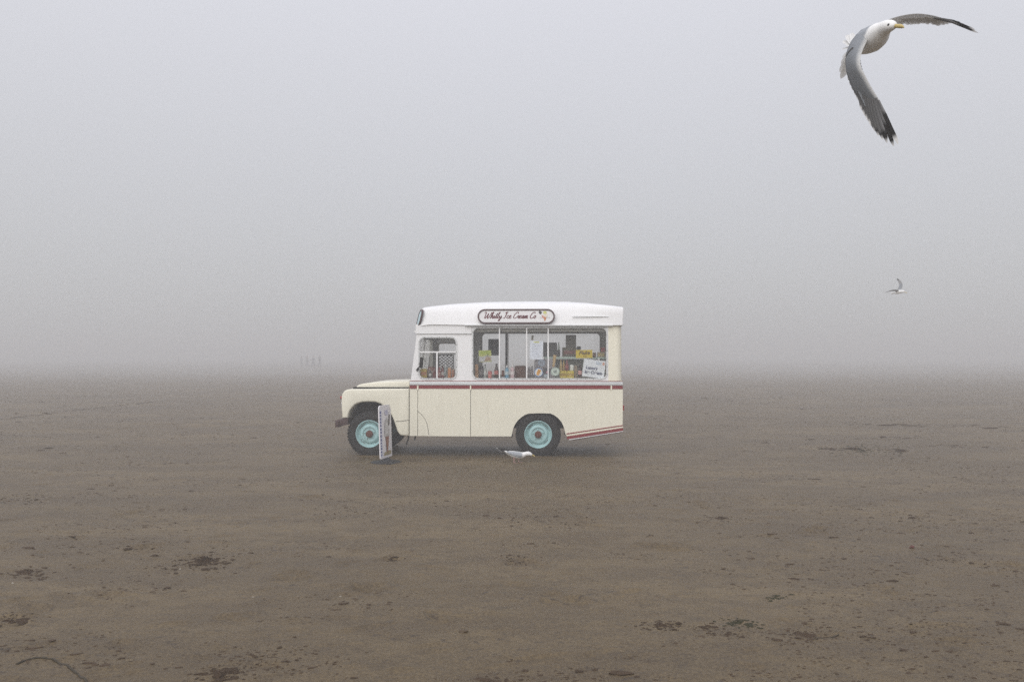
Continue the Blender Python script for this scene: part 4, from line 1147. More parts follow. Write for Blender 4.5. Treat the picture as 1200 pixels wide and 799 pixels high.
# blue lettering band down the near edge (too worn to read), picture of a cone
bpoly('letter_strip', [(-.235, .03), (-.165, .03), (-.165, .76), (-.235, .76)], (0.62, 0.64, 0.72), 0.0095)
rs = random.Random(3)
z = .05
while z < .72:
    hh = rs.uniform(.022, .045)
    bpoly('letter_mark', [(-.224, z), (-.178, z + .004), (-.180, z + hh * .45), (-.200, z + hh * .5), (-.182, z + hh), (-.222, z + hh * .9)], (0.05, 0.06, 0.22), 0.0105)
    z += hh + rs.uniform(.012, .02)
bpoly('crest', [(.0 + .07 * math.cos(k * .4488), .70 + .045 * math.sin(k * .4488)) for k in range(14)], (0.45, 0.45, 0.58), 0.0095)
bpoly('soft_ice', [(-.09, .33), (.10, .33), (.12, .42), (.10, .50), (.08, .56), (.02, .62), (-.02, .62), (-.08, .56), (-.10, .48), (-.11, .40)], (0.42, 0.41, 0.40), 0.0100)
bpoly('soft_ice', [(-.07, .36), (.05, .36), (.06, .48), (.03, .56), (-.04, .56), (-.07, .46)], (0.56, 0.55, 0.54), 0.0112)
bpoly('chocolate_stick', [(.05, .50), (.12, .50), (.16, .66), (.09, .67)], (0.10, 0.085, 0.075), 0.0118)
bpoly('wafer_cone', [(-.07, .33), (.08, .33), (.02, .08), (-.02, .08)], (0.24, 0.095, 0.065), 0.0110)
bpoly('wafer_cone', [(-.03, .30), (.05, .30), (.012, .10), (-.006, .10)], (0.30, 0.14, 0.09), 0.0118)
bpoly('gold_band', [(-.14, .045), (.17, .045), (.16, .10), (.04, .11), (-.10, .095)], (0.36, 0.30, 0.15), 0.0114)
# ------------------------------------------------------------------ gulls
FEATHER = attr_paint('gull_plumage', 0.65, trans=0.0)
QUILL = attr_paint('gull_quill', 0.55, trans=0.34)
M_BEAK = paint('gull_beak', (0.50, 0.39, 0.14), 0.4, 0.08, 40)
M_EYE = paint('gull_eye', (0.02, 0.018, 0.015), 0.15)
M_SPOT = paint('gull_beak_spot', (0.40, 0.05, 0.03), 0.4)
M_LEG = paint('gull_leg', (0.45, 0.27, 0.25), 0.5)
WHITE, GREY, BLACK = (0.82, 0.82, 0.81), (0.30, 0.32, 0.345), (0.018, 0.017, 0.017)

class CB:
    """mesh with a colour on every vertex"""
    def __init__(s): s.v = []; s.f = []; s.c = []; s.mi = []
    def add(s, v, f, c, mi=0):
        k = len(s.v); s.mi += [mi] * len(f); s.v += [tuple(p) for p in v]; s.f += [tuple(i + k for i in q) for q in f]; s.c += list(c)
    def build(s, name, mat, parent, smooth=True):
        me = bpy.data.meshes.new(name); me.from_pydata(s.v, [], s.f); me.update()
        at = me.color_attributes.new('col', 'FLOAT_COLOR', 'POINT')
        at.data.foreach_set('color', [x for c in s.c for x in (*c, 1.0)])
        me.polygons.foreach_set('material_index', s.mi)
        return link(name, me, mat, parent, smooth)

def body_loft(cb, pts, radii, up, colfn, n=16):
    """pts: axis points tail to head, radii: (side, up, down) per point"""
    pts = [Vector(p) for p in pts]; ring = []
    for i, p in enumerate(pts):
        d = (pts[min(i+1, len(pts)-1)] - pts[max(i-1, 0)]).normalized()
        y = (up - d * up.dot(d)).normalized(); x = d.cross(y)
        ra, ru_, rd_ = radii[i]
        for k in range(n):
            t = 2 * math.pi * k / n; s, c = math.sin(t), math.cos(t)
            ring.append((p + x * (c * ra) + y * (s * (ru_ if s > 0 else rd_)), colfn(i / (len(pts) - 1), s)))
    f = []
    for i in range(len(pts) - 1):
        for k in range(n): f.append((i*n+k, i*n+(k+1) % n, (i+1)*n+(k+1) % n, (i+1)*n+k))
    f.append(tuple(range(n))[::-1]); f.append(tuple(range((len(pts)-1)*n, len(pts)*n)))
    cb.add([r[0] for r in ring], f, [r[1] for r in ring])

def catmull(pts, k=4):
    pts = [Vector(p) for p in pts]; out = []
    for i in range(len(pts) - 1):
        p0, p1, p2, p3 = [pts[max(0, min(len(pts)-1, j))] for j in (i-1, i, i+1, i+2)]
        for s in range(k):
            t = s / k
            out.append(0.5 * ((2*p1) + (p2-p0)*t + (2*p0-5*p1+4*p2-p3)*t*t + (3*p1-p0-3*p2+p3)*t*t*t))
    out.append(pts[-1]); return out

def wing_sheet(cb, le, te, bulge, th, ctop, cbot, nc=7, k=4):
    """skin of a wing between leading and trailing edge; bulge = direction of the upper side"""
    L, T = catmull(le, k), catmull(te, k); n = len(L); top, bot, ct, cb_ = [], [], [], []
    for i in range(n):
        ch_ = T[i] - L[i]; span_ = (L[min(i+1, n-1)] - L[max(i-1, 0)])
        nn = span_.cross(ch_); nn = nn.normalized() if nn.length > 1e-9 else Vector(bulge)
        if nn.dot(Vector(bulge)) < 0: nn = -nn
        for j in range(nc):
            t = j / (nc - 1)
            arc = math.sin(math.pi * t ** 0.7) * 0.09 * ch_.length
            thick = th * (1 - t) ** 0.6 * (0.0 if j == 0 else 1.0) * (1 - 0.7 * i / n)
            p = L[i] + ch_ * t + nn * arc
            top.append(p + nn * (thick * 0.5 + 0.0008)); bot.append(p - nn * (thick * 0.5 + 0.0008))
            ct.append(ctop(i / (n-1), t)); cb_.append(cbot(i / (n-1), t))
    f = []; m = n * nc
    for i in range(n - 1):
        for j in range(nc - 1):
            a = i*nc+j; f.append((a, a+1, a+nc+1, a+nc)); f.append((m+a, m+a+nc, m+a+nc+1, m+a+1))
    for i in range(n - 1):
        f.append((i*nc, (i+1)*nc, m+(i+1)*nc, m+i*nc)); a = i*nc+nc-1; f.append((a, m+a, m+a+nc, a+nc))
    for i in (0, n-1):
        for j in range(nc - 1): a = i*nc+j; f.append((a, m+a, m+a+1, a+1))
    cb.add(top + bot, f, ct + cb_, 1)

def feather(name, base, tip, width, face, colfn, parent, bend=0.0, blunt=0.5):
    """one quill: a blade with a raised shaft; face = direction its flat side looks"""
    base, tip = Vector(base), Vector(tip); d = tip - base; L = d.length; dn = d.normalized()
    face = Vector(face); face = (face - dn * face.dot(dn)).normalized(); s = dn.cross(face)
    cb = CB(); nseg = 9; vs, cs, f = [], [], []
    for i in range(nseg + 1):
        t = i / nseg
        w = width * (0.55 + 0.45 * min(1, t / 0.35)) * (1.0 if t < 0.80 else max(0.06, math.sqrt(max(0, 1 - ((t - 0.80) / 0.205) ** 2))))
        c = base + d * t + s * (bend * L * t * t) + face * (-0.02 * L * t * t)
        for x, hgt in ((-0.62, 0), (-0.05, 0.0012), (0.05, 0.0012), (0.38, 0)):
            vs.append(c + s * (x * w) + face * hgt)
            cs.append(colfn(t, x))
    for i in range(nseg):
        for j in range(3): a = i*4+j; f.append((a, a+1, a+5, a+4))
    cb.add(vs, f, cs)
    return cb.build(name, QUILL, parent)

def grey_quill(t, x): return tuple(c * (0.42 if x > 0.2 else 0.62 if x > -0.2 else 1.15) for c in (0.27, 0.27, 0.275))
def white_trailing(t, x): return WHITE if t > 0.86 else grey_quill(t, x)
def pale_quill(t, x): return tuple(c * (1.0 if x < -.2 else .72) for c in (0.82, 0.81, 0.79)) if t < 0.9 else (0.78, 0.77, 0.75)
def black_tip(start, mirror):
    def fn(t, x):
        if t > 0.95: return WHITE
        if mirror and 0.84 < t < 0.92: return WHITE
        if t > start: return BLACK
        return grey_quill(t, x)
    return fn

def head_bits(parent, eye_c, axis, up, beak_base, beak_tip, r_eye, r_beak, eo=6.2, eyes=None):
    axis = Vector(axis).normalized(); up = Vector(up); side = axis.cross(up).normalized()
    for sg in (-1, 1):
        c = Vector(eye_c) + side * sg * 0.0
        bm = bmesh.new(); bmesh.ops.create_uvsphere(bm, u_segments=10, v_segments=8, radius=r_eye)
        me = bpy.data.meshes.new('eye'); bm.to_mesh(me); bm.free()
        o = link('eye', me, M_EYE, parent, True); o.location = Vector(eye_c) + side * sg * (r_eye * eo) if not eyes else Vector(eyes[(sg + 1) // 2])
    b0, b1 = Vector(beak_base), Vector(beak_tip); L = (b1 - b0).length
    m = MB(); m.tube([b0, b0.lerp(b1, .4), b0.lerp(b1, .72), b0.lerp(b1, .9) - up * L * .02, b1 - up * L * .14], [r_beak, r_beak * .82, r_beak * .86, r_beak * .6, r_beak * .12], 10)
    m.build('beak', M_BEAK, parent, auto=60)
    m = MB(); c = b0.lerp(b1, .78) - up * r_beak * .62
    m.lathe([(1e-4, -r_beak * .4), (r_beak * .4, -r_beak * .1), (r_beak * .4, r_beak * .1), (1e-4, r_beak * .4)], c, 'z', 8); m.build('beak_spot', M_SPOT, parent, auto=80)

# --- the large gull, banking close to the camera
GD = 4.4
def GP(px, py, dy=0.0):
    """pixel at depth GD + dy -> world; the pitch of the camera is allowed for"""
    th = math.atan((HORIZON - 399.5) / FPX); Y = GD + dy
    x, yv = (px - 600) / FPX, (399.5 - py) / FPX
    dirv = Vector((x, math.cos(th) - yv * math.sin(th), math.sin(th) + yv * math.cos(th)))
    return dirv * (Y / dirv.y) + Vector((0, 0, CAM_H))
GC = GP(1018, 45)
gull = empty('flying_gull', GC)
setp(gull, 'large white gull banking overhead with grey wings arched and black wing tips', 'gull', 'gulls over the beach')
def G(px, py, dy=0.0): return GP(px, py, dy) - GC
ax = [G(999, 57, .21), G(1003, 54.5, .17), G(1008, 51.5, .11), G(1014, 48, .05), G(1021, 44.5, -.02), G(1027, 40.5, -.08), G(1031.5, 36.8, -.125), G(1035.5, 33.4, -.16), G(1039.5, 31.4, -.195), G(1043.0, 30.6, -.222), G(1046.6, 30.6, -.245), G(1049.0, 31.0, -.258)]
rad = [(.018, .014, .014), (.042, .030, .034), (.064, .048, .058), (.078, .060, .074), (.080, .064, .080), (.070, .058, .072), (.055, .046, .056), (.043, .037, .043), (.036, .033, .036), (.032, .029, .031), (.024, .022, .022), (.013, .012, .012)]
gaxis = (ax[-1] - ax[0]).normalized(); gup = Vector((-.45, .30, .80)); gup = (gup - gaxis * gup.dot(gaxis)).normalized()
cb = CB()
def body_col(t, s):
    return GREY if (0.1 < t < 0.46 and s > 0.35) else WHITE
body_loft(cb, catmull(ax, 2), [tuple(Vector(rad[i // 2]).lerp(Vector(rad[min(i // 2 + 1, len(rad) - 1)]), .5 * (i % 2))) for i in range(2 * len(ax) - 1)], gup, body_col, 20)
# near wing: hangs down on the down stroke, upper side towards the camera
le1 = [G(1021, 39, -.05), G(1015.5, 49.5, -.10), G(1010.6, 60, -.14), G(1008, 70, -.165), G(1009.2, 79.5, -.175), G(1014, 89, -.175), G(1022, 104, -.165), G(1031, 118, -.15)]
te1 = [G(1009, 35.5, .06), G(1001, 44, .03), G(994.6, 54.5, -.01), G(991.2, 66, -.04), G(991.0, 78, -.06), G(993.4, 90, -.075), G(1000, 106, -.09), G(1011, 123, -.10)]
wing_sheet(cb, le1, te1, (-.3, -1, .1), .022, lambda a, t: WHITE if t < 0.07 else tuple(c * (1.10 - .34 * a) for c in GREY), lambda a, t: (.70, .70, .69))
# far wing: raised, pale underside towards the camera
le2 = [G(1031, 28, .02), G(1044, 22.2, .07), G(1058, 18.3, .12), G(1074, 16.4, .17), G(1089, 17.8, .22), G(1102, 21.0, .26)]
te2 = [G(1040, 31, .10), G(1050, 28.0, .14), G(1062, 24.6, .18), G(1077, 21.6, .225), G(1092, 22.2, .265), G(1105, 24.4, .295)]
wing_sheet(cb, le2, te2, (-.1, .5, .85), .010, lambda a, t: (.62, .63, .64), lambda a, t: (.82, .82, .81) if t < .26 else (.82, .81, .79))
cb.build('body', [FEATHER, QUILL], gull)
head_bits(gull, G(1041.6, 29.6, -.212), gaxis, gup, G(1046.5, 30.6, -.245), G(1058.8, 31.4, -.292), .0072, .0125, 4.1, (G(1041.4, 29.4, -.2445), G(1044.6, 26.2, -.19)))
face1 = Vector((-.25, -1, .05))
# near wing secondaries and primaries
sec_tip = [(990.6, 70), (990.4, 76), (990.6, 82), (991.6, 88), (993.4, 94), (995.6, 100), (998.4, 106), (1001.6, 112), (1004.8, 117.5), (1008.0, 123)]
for i, (x, y) in enumerate(sec_tip):
    t = i / 9; b = G(1000 + 6 * t, 56 + 38 * t, -.10 - .03 * t)
    feather('secondary_feather', b, G(x, y, -.045 - .05 * t), .030, face1, white_trailing, gull, -.05)
pri_tip = [(1009.6, 130), (1013, 136.5), (1016.4, 142.5), (1020, 148.5), (1023.6, 154), (1027.6, 159.5), (1032.4, 164), (1037.4, 168), (1045.2, 172.2), (1050.6, 169.8)]
pri_base = [(1007, 96), (1009, 98), (1011, 100), (1013, 102.5), (1015.4, 105), (1018, 107.5), (1020.6, 110), (1023.4, 112.5), (1026.4, 115), (1029, 117.6)]
pri_col = [white_trailing, white_trailing, white_trailing, white_trailing, black_tip(.90, 0), black_tip(.86, 0), black_tip(.80, 0), black_tip(.74, 0), black_tip(.50, 0), black_tip(.25, 1)]
for i in range(10):
    (x, y), (bx_, by_) = pri_tip[i], pri_base[i]
    feather('primary_feather', G(bx_, by_, -.122 - .004 * i), G(x, y, -.105 - .0055 * i), (.030, .030, .0295, .029, .0275, .026, .0245, .023, .022, .021)[i], face1, pri_col[i], gull, -.035)
# a row of grey coverts softens the join between arm and quills
for i in range(14):
    t = i / 13; b = G(1006 + 14 * t * t, 60 + 44 * t, -.128 + .0 * t); tp = G(995.6 + 17 * t ** 1.3, 80 + 44 * t, -.100 - .025 * t)
    feather('covert_feather', b, tp, .026, face1, lambda q, x: tuple(c * (.86 + .16 * (x < -.2)) for c in GREY), gull, -.05)
# far wing quills, seen from below
face2 = Vector((.1, -.6, -.75))
for i in range(13):
    t = i / 12; b = G(1045 + 40 * t, 24.2 - 6.6 * t + 3.4 * t * t, .11 + .12 * t); tp = G(1053 + 47 * t, 29.6 - 3.4 * math.sin(t * 2.4) + 1.8 * t, .18 + .13 * t)
    feather('secondary_feather', b, tp.lerp(b, random.uniform(-.18, .16)), .020, face2, pale_quill, gull, .03)
ft = [(1103, 29.6), (1108, 29.3), (1112.5, 28.4), (1117, 27.2), (1122, 25.8), (1127.5, 27.6), (1133, 30.2), (1137.5, 32.2), (1143.5, 34.6), (1147.5, 38.6)]
for i, (x, y) in enumerate(ft):
    t = i / 9
    feather('primary_feather', G(1084 + 22 * t, 20.5 + 2.6 * t, .22 + .05 * t), G(x, y, .31 + .05 * t), .018 - .006 * t, face2, pale_quill if i < 4 else black_tip(.62 - .05 * (i - 4), i > 7), gull, .02)
# tail fan
for i, (x, y) in enumerate([(999.5, 38.5), (993.6, 40.5), (989.6, 47), (988.4, 56), (987.0, 66), (985.4, 76), (984.0, 85), (985.2, 92.5)]):
    feather('tail_feather', G(1001 - .4 * i, 53 + .9 * i, .19), G(x, y, .30 + .006 * i), .034, (-.2, -1, .1), lambda q, x_: (.80, .80, .79), gull)

# --- small gull gliding far off on the right
GD = 25.0
GC = GP(1052, 341)
g2 = empty('flying_gull', GC)
setp(g2, 'small gull flying low in the fog with one wing raised', 'gull', 'gulls over the beach')
ax2 = [G(1045.6, 343.4, .12), G(1048, 343.0, .08), G(1051, 342.4, .03), G(1054, 341.8, -.02), G(1056.6, 341.6, -.06), G(1058.8, 341.6, -.10), G(1060.2, 342.3, -.125)]
rad2 = [(.02, .008, .008), (.04, .03, .03), (.07, .055, .06), (.075, .06, .065), (.055, .048, .05), (.045, .042, .042), (.015, .015, .015)]
cb = CB()
body_loft(cb, ax2, rad2, Vector((0, .1, 1)), lambda t, s: WHITE, 12)
wing_sheet(cb, [G(1055, 340.6, .02), G(1057.3, 336.6, .06), G(1057.4, 332.6, .10), G(1055.2, 328.6, .13), G(1051.6, 326.4, .15)],
           [G(1051, 341.2, .06), G(1053.2, 336.6, .12), G(1053.6, 332.8, .16), G(1052.2, 329.2, .17), G(1050.6, 327.4, .18)], (-.4, .4, .6), .02,
           lambda a, t: GREY, lambda a, t: BLACK if a > .84 else (.42, .42, .43))
wing_sheet(cb, [G(1054.4, 341.0, -.06), G(1050.6, 339.4, -.14), G(1046, 339.8, -.22), G(1041.4, 341.2, -.30), G(1037.6, 342.8, -.36)],
           [G(1050.4, 342.4, -.04), G(1047.6, 341.3, -.10), G(1044, 341.3, -.16), G(1040.6, 342.0, -.26), G(1037.4, 343.1, -.35)], (0, -.3, .9), .02,
           lambda a, t: BLACK if a > .86 else (.22, .23, .24), lambda a, t: (.4, .4, .4))
cb.build('body', [FEATHER, QUILL], g2)
for k in range(5):
    feather('tail_feather', G(1047.4, 343.2, .09), G(1043.8 + .2 * k, 342.6 + .55 * k, .16), .035, (0, -1, .3), lambda q, x_: WHITE, g2)
head_bits(g2, G(1058.6, 341.2, -.10), (ax2[-1] - ax2[0]), Vector((0, 0, 1)), G(1060.0, 342.2, -.12), G(1062.9, 343.2, -.15), .006, .013)

# --- gull pecking on the sand below the rear wheel, and a distant one standing
def standing_gull(name, label, px, py, scale, flip=1):
    X, Y = gpt(px, py); z = float(ground_h(X, Y))
    g = empty(name, (X, Y, z - .004)); g.scale = (scale * flip, scale, scale)
    cb = CB()
    A = [(-.155, 0, .165), (-.125, 0, .158), (-.08, 0, .145), (-.02, 0, .128), (.05, 0, .118), (.10, 0, .118), (.135, 0, .126), (.165, 0, .136), (.195, 0, .139), (.222, 0, .134), (.243, 0, .124), (.256, 0, .117)]
    R_ = [(.006, .005, .005), (.026, .018, .020), (.046, .034, .036), (.060, .048, .050), (.062, .048, .056), (.054, .042, .050), (.042, .035, .040), (.036, .031, .034), (.035, .032, .033), (.033, .029, .031), (.024, .021, .022), (.012, .012, .012)]
    body_loft(cb, catmull(A, 2), [tuple(Vector(R_[i // 2]).lerp(Vector(R_[min(i // 2 + 1, len(R_) - 1)]), .5 * (i % 2))) for i in range(2 * len(A) - 1)], Vector((0, 0, 1)), lambda t, s: WHITE, 18)
    # legs and webbed feet belong to the body
    for lx, ly, fx in ((-.012, -.028, -.012), (.045, .026, .062)):
        n_ = 7; vs, f = [], []
        for (x, y, zz, r) in ((lx, ly, .085, .013), (lx - .004, ly, .060, .008), (fx - .004, ly, .012, .0055), (fx, ly, .004, .007)):
            for k in range(n_): t = 2 * math.pi * k / n_; vs.append((x + r * math.cos(t), y + r * math.sin(t), zz))
        for i in range(3):
            for k in range(n_): f.append((i*n_+k, i*n_+(k+1) % n_, (i+1)*n_+(k+1) % n_, (i+1)*n_+k))
        PK = (.45, .27, .25); cb.add(vs, f, [PK] * len(vs))
        cb.add([(fx - .008, ly, .010), (fx + .052, ly - .022, .003), (fx + .058, ly, .004), (fx + .052, ly + .022, .003), (fx - .008, ly, .001), (fx + .052, ly - .022, -.001), (fx + .058, ly, -.001), (fx + .052, ly + .022, -.001)],
               [(0, 1, 2), (0, 2, 3), (4, 6, 5), (4, 7, 6), (0, 4, 5, 1), (1, 5, 6, 2), (2, 6, 7, 3), (3, 7, 4, 0)], [PK] * 8)
    cb.build('body', [FEATHER, QUILL], g)
    # folded wings
    for sg in (-1, 1):
        w = CB(); vs, f, cs = [], [], []
        n1, n2 = 11, 6
        top = catmull([(.105, .150), (.06, .166), (-.01, .173), (-.08, .176), (-.14, .183), (-.19, .192)], 2); bot = catmull([(.100, .092), (.05, .082), (-.01, .092), (-.08, .122), (-.14, .158), (-.20, .184)], 2)
        for i in range(n1):
            for j in range(n2):
                t = j / (n2 - 1); x = top[i][0] + (bot[i][0] - top[i][0]) * t; zz = top[i][1] + (bot[i][1] - top[i][1]) * t
                yy = (.020 + .052 * math.sin(math.pi * (.18 + .62 * t))) * (1 - .55 * (i / (n1 - 1)) ** 2)
                vs.append((x, sg * yy, zz))
                cs.append(BLACK if i >= 9 else (WHITE if (j == n2 - 1 and 2 < i < 9) or i == 8 else tuple(c * 1.05 for c in GREY)))
        for i in range(n1 - 1):
            for j in range(n2 - 1): a = i*n2+j; f.append((a, a+1, a+n2+1, a+n2))
        w.add(vs, f, cs); w.build('folded_wing', FEATHER, g)
        for q in range(3):
            feather('primary_feather', (-.10, sg * .022, .168 + .004 * q), (-.235 - .022 * q, sg * (.014 - .004 * q), .196 + .012 * q), .022, (0, sg, .3), lambda t, x: WHITE if t > .93 else BLACK, g)
    for q in range(4):
        feather('tail_feather', (-.11, (-.018 + .012 * q), .150), (-.235, (-.024 + .016 * q), .172), .024, (0, .2, 1), lambda t, x: WHITE, g)
    head_bits(g, (.212, 0, .142), (1, 0, 0), Vector((0, 0, 1)), (.250, 0, .122), (.302, 0, .098), .0048, .0105)
    return setp(g, label, 'gull', 'gulls over the beach')
standing_gull('standing_gull', 'grey and white gull pecking at sand beside rear wheel', 603.6, 541.8, 1.03)
standing_gull('standing_gull', 'tiny dark speck of a gull far off on the foggy sand', 1038.6, 434.6, 1.1, -1)
# ------------------------------------------------------------------ people far off in the fog
def person(px, py, hgt, label, coat, legs_c, stride=0.16, face=0.0, arm=0.2):
    X, Y = gpt(px, py); z = float(ground_h(X, Y))
    e = empty('person', (X, Y, z), face)
    k = hgt / 1.75
    J = {'pel': (0, 0, .95), 'che': (0, .02, 1.25), 'nec': (0, .02, 1.47), 'hea': (0, .03, 1.60), 'top': (0, .02, 1.72),
         'shl': (-.19, .02, 1.41), 'shr': (.19, .02, 1.41), 'ell': (-.25, .02 - arm * .5, 1.13), 'elr': (.25, .02 + arm * .5, 1.13), 'hal': (-.25, -.06 - arm, .90), 'har': (.25, .0 + arm, .90),
         'hil': (-.09, 0, .90), 'hir': (.09, 0, .90), 'knl': (-.10, -stride * .6, .50), 'knr': (.10, stride * .4, .50), 'anl': (-.10, -stride, .08), 'anr': (.10, stride, .08), 'tol': (-.10, -stride - .17, .035), 'tor': (.10, stride - .17, .035)}
    E = [('pel', 'che'), ('che', 'nec'), ('nec', 'hea'), ('hea', 'top'), ('che', 'shl'), ('che', 'shr'), ('shl', 'ell'), ('shr', 'elr'), ('ell', 'hal'), ('elr', 'har'), ('pel', 'hil'), ('pel', 'hir'),
         ('hil', 'knl'), ('hir', 'knr'), ('knl', 'anl'), ('knr', 'anr'), ('anl', 'tol'), ('anr', 'tor')]
    Rr = {'pel': .21, 'che': .235, 'nec': .06, 'hea': .095, 'top': .075, 'shl': .095, 'shr': .095, 'ell': .07, 'elr': .07, 'hal': .05, 'har': .05, 'hil': .12, 'hir': .12, 'knl': .09, 'knr': .09, 'anl': .045, 'anr': .045, 'tol': .035, 'tor': .035}
    names = list(J); me = bpy.data.meshes.new('body')
    me.from_pydata([tuple(c * k for c in J[n_]) for n_ in names], [(names.index(a), names.index(b_)) for a, b_ in E], []); me.update()
    o = bpy.data.objects.new('body', me); COL.objects.link(o); o.parent = e
    md = o.modifiers.new('skin', 'SKIN')
    for i, n_ in enumerate(names):
        sv = me.skin_vertices[0].data[i]; sv.radius = (Rr[n_] * k, Rr[n_] * k * (.72 if n_ in ('pel', 'che') else 1)); sv.use_root = (n_ == 'pel')
    o.modifiers.new('sub', 'SUBSURF').levels = 1
    m, nn, ll, bb = M_new('clothes'); tc = nn.new('ShaderNodeTexCoord'); sp = nn.new('ShaderNodeSeparateXYZ'); rp = nn.new('ShaderNodeValToRGB')
    ll.new(tc.outputs['Generated'], sp.inputs[0]); ll.new(sp.outputs['Z'], rp.inputs[0]); ll.new(rp.outputs[0], bb.inputs['Base Color'])
    rp.color_ramp.interpolation = 'CONSTANT'; el = rp.color_ramp.elements
    el[0].position = 0; el[0].color = (.03, .03, .03, 1); el[1].position = .06; el[1].color = (*legs_c, 1)
    for p_, c_ in ((.50, coat), (.84, (.45, .3, .22)), (.94, (.05, .035, .025))):
        q = el.new(p_); q.color = (*c_, 1)
    bb.inputs['Roughness'].default_value = .85
    me.materials.append(m)
    return setp(e, label, 'person', 'people walking far off in the fog')
person(353.4, 429.0, 1.62, 'leftmost of four faint figures far off in fog', (.17, .18, .2), (.14, .15, .18), .28, 1.2, .3)
person(360.0, 429.6, 1.70, 'faint figure second from left in the foggy group', (.2, .19, .18), (.14, .14, .16), .28, 1.4, .3)
person(367.2, 429.8, 1.76, 'faint figure third from left in the foggy group', (.14, .15, .17), (.12, .12, .14), .28, -1.3, .3)
person(374.6, 429.4, 1.82, 'rightmost and tallest of four faint figures in fog', (.11, .11, .12), (.11, .11, .13), .28, 1.5, .3)
person(209.4, 426.4, 1.70, 'lone faint walker in fog far left of the group', (.24, .24, .26), (.2, .2, .21), .28, 1.3, .3)

# ------------------------------------------------------------------ wrack, clods and crumbs lying on the sand
ico = bmesh.new(); bmesh.ops.create_icosphere(ico, subdivisions=1, radius=1.0)
ICO_V = np.array([v.co[:] for v in ico.verts]); ICO_F = np.array([[v.index for v in f.verts] for f in ico.faces]); ico.free()
def crumbs_mesh(name, pts, sizes, mat, flat=0.55, squash=(1.0, 1.0), parent=None, sink=0.3):
    """many small rough lumps in one mesh"""
    N = len(pts); nv = len(ICO_V)
    V = np.repeat(ICO_V[None], N, 0) * (1 + rng.normal(0, .22, (N, nv, 1)))
    a = rng.uniform(0, 2 * math.pi, N); ca, sa = np.cos(a)[:, None], np.sin(a)[:, None]
    el = rng.uniform(.7, 1.9, (N, 1))
    x, y = V[..., 0] * el, V[..., 1]
    X = (x * ca - y * sa); Y = (x * sa + y * ca)
    s = np.asarray(sizes)[:, None]
    P3 = np.stack([X * s * squash[0], Y * s * squash[1], V[..., 2] * s * flat], -1) + np.asarray(pts)[:, None, :]
    P3[..., 2] += s * flat * (1 - 2 * sink) * .5
    F = (ICO_F[None] + (np.arange(N) * nv)[:, None, None]).reshape(-1, 3)
    me = bpy.data.meshes.new(name)
    me.from_pydata(P3.reshape(-1, 3).tolist(), [], F.tolist()); me.update()
    return link(name, me, mat, parent, False)
M_CLOD = paint('wet_sand_clod', (0.054, 0.037, 0.024), 0.85, 0.45, 30, spec=0.05)
M_CLOD2 = paint('brown_sand_clod', (0.068, 0.047, 0.031), 0.85, 0.4, 30, spec=0.05)
M_WEED = paint('bladder_wrack', (0.036, 0.033, 0.016), 0.7, 0.5, 40, spec=0.1)
M_SHELL = paint('shell_white', (0.42, 0.39, 0.34), 0.5)

def cluster_pts(px, py, wpx, hpx, n, mean=0.35):
    out = []
    for _ in range(n):
        a, b_ = random.gauss(0, mean), random.gauss(0, mean)
        X, Y = gpt(px + a * wpx, min(840, py + b_ * hpx)); out.append((X, Y, 0))
    A = np.array(out); A[:, 2] = ground_full(A[:, 0].copy(), A[:, 1].copy())
    return A
clumps = [  # px, py, width, height, pieces, size m, material, label
    (242, 656.5, 30, 8, 60, .018, M_CLOD, 'largest dark clump of wet sand in the left foreground'),
    (209, 662, 26, 7, 26, .011, M_CLOD, None),
    (34, 670, 26, 7, 34, .016, M_CLOD2, 'brown sand clod near the left edge of the beach'),
    (12, 721, 28, 5, 22, .014, M_CLOD, 'dark flat scuff of wrack at the far left edge'),
    (266, 787, 26, 6, 36, .017, M_CLOD, 'dark clod at the bottom edge of the beach'),
    (306, 774, 90, 20, 110, .010, M_CLOD2, None),
    (140, 664, 60, 4, 16, .009, M_CLOD2, None),
    (130, 692, 60, 22, 40, .009, M_CLOD2, None),
    (192, 688, 40, 6, 22, .009, M_CLOD2, None),
    (773, 732, 26, 5, 40, .011, M_CLOD, 'left clump of torn wrack in the right foreground'),
    (825, 734, 18, 4, 18, .010, M_CLOD, 'small wrack clump second in the right foreground row'),
    (862, 727, 22, 5, 26, .011, M_WEED, 'dark olive wrack tuft upper middle of the right row'),
    (877, 731.5, 12, 3.5, 16, .012, M_WEED, 'black green weed lump beside the olive tuft'),
    (852, 742, 20, 4, 18, .009, M_CLOD, 'little wrack scrap below the olive tuft'),
    (940, 741.5, 34, 7, 54, .010, M_CLOD2, 'brown wrack clump at right end of foreground row'),
    (908, 698, 14, 3, 20, .012, M_WEED, 'single dark green weed scrap above the foreground row'),
    (607, 654, 30, 5, 26, .010, M_CLOD, None),
    (462, 652, 16, 3, 14, .010, M_CLOD, 'short dark fleck left of the middle crumbs'),
    (1120, 652, 70, 12, 60, .010, M_CLOD2, None),
    (1150, 700, 50, 10, 36, .009, M_CLOD2, None),
    (1080, 735, 50, 8, 34, .009, M_CLOD2, None),
    (1014, 527, 56, 7, 150, .016, M_WEED, None),
    (640, 610, 60, 8, 40, .011, M_CLOD, None),
    (395, 600, 60, 10, 40, .011, M_CLOD2, None),
    (845, 606, 24, 3, 18, .011, M_CLOD, 'slim dark fleck in front of the van tail'),
    (1067, 605, 16, 2.5, 14, .012, M_CLOD, 'small dark fleck below the seaweed patch'),
    (30, 585, 50, 6, 30, .012, M_CLOD, None),
    (620, 797, 60, 8, 30, .007, M_CLOD2, None),
]
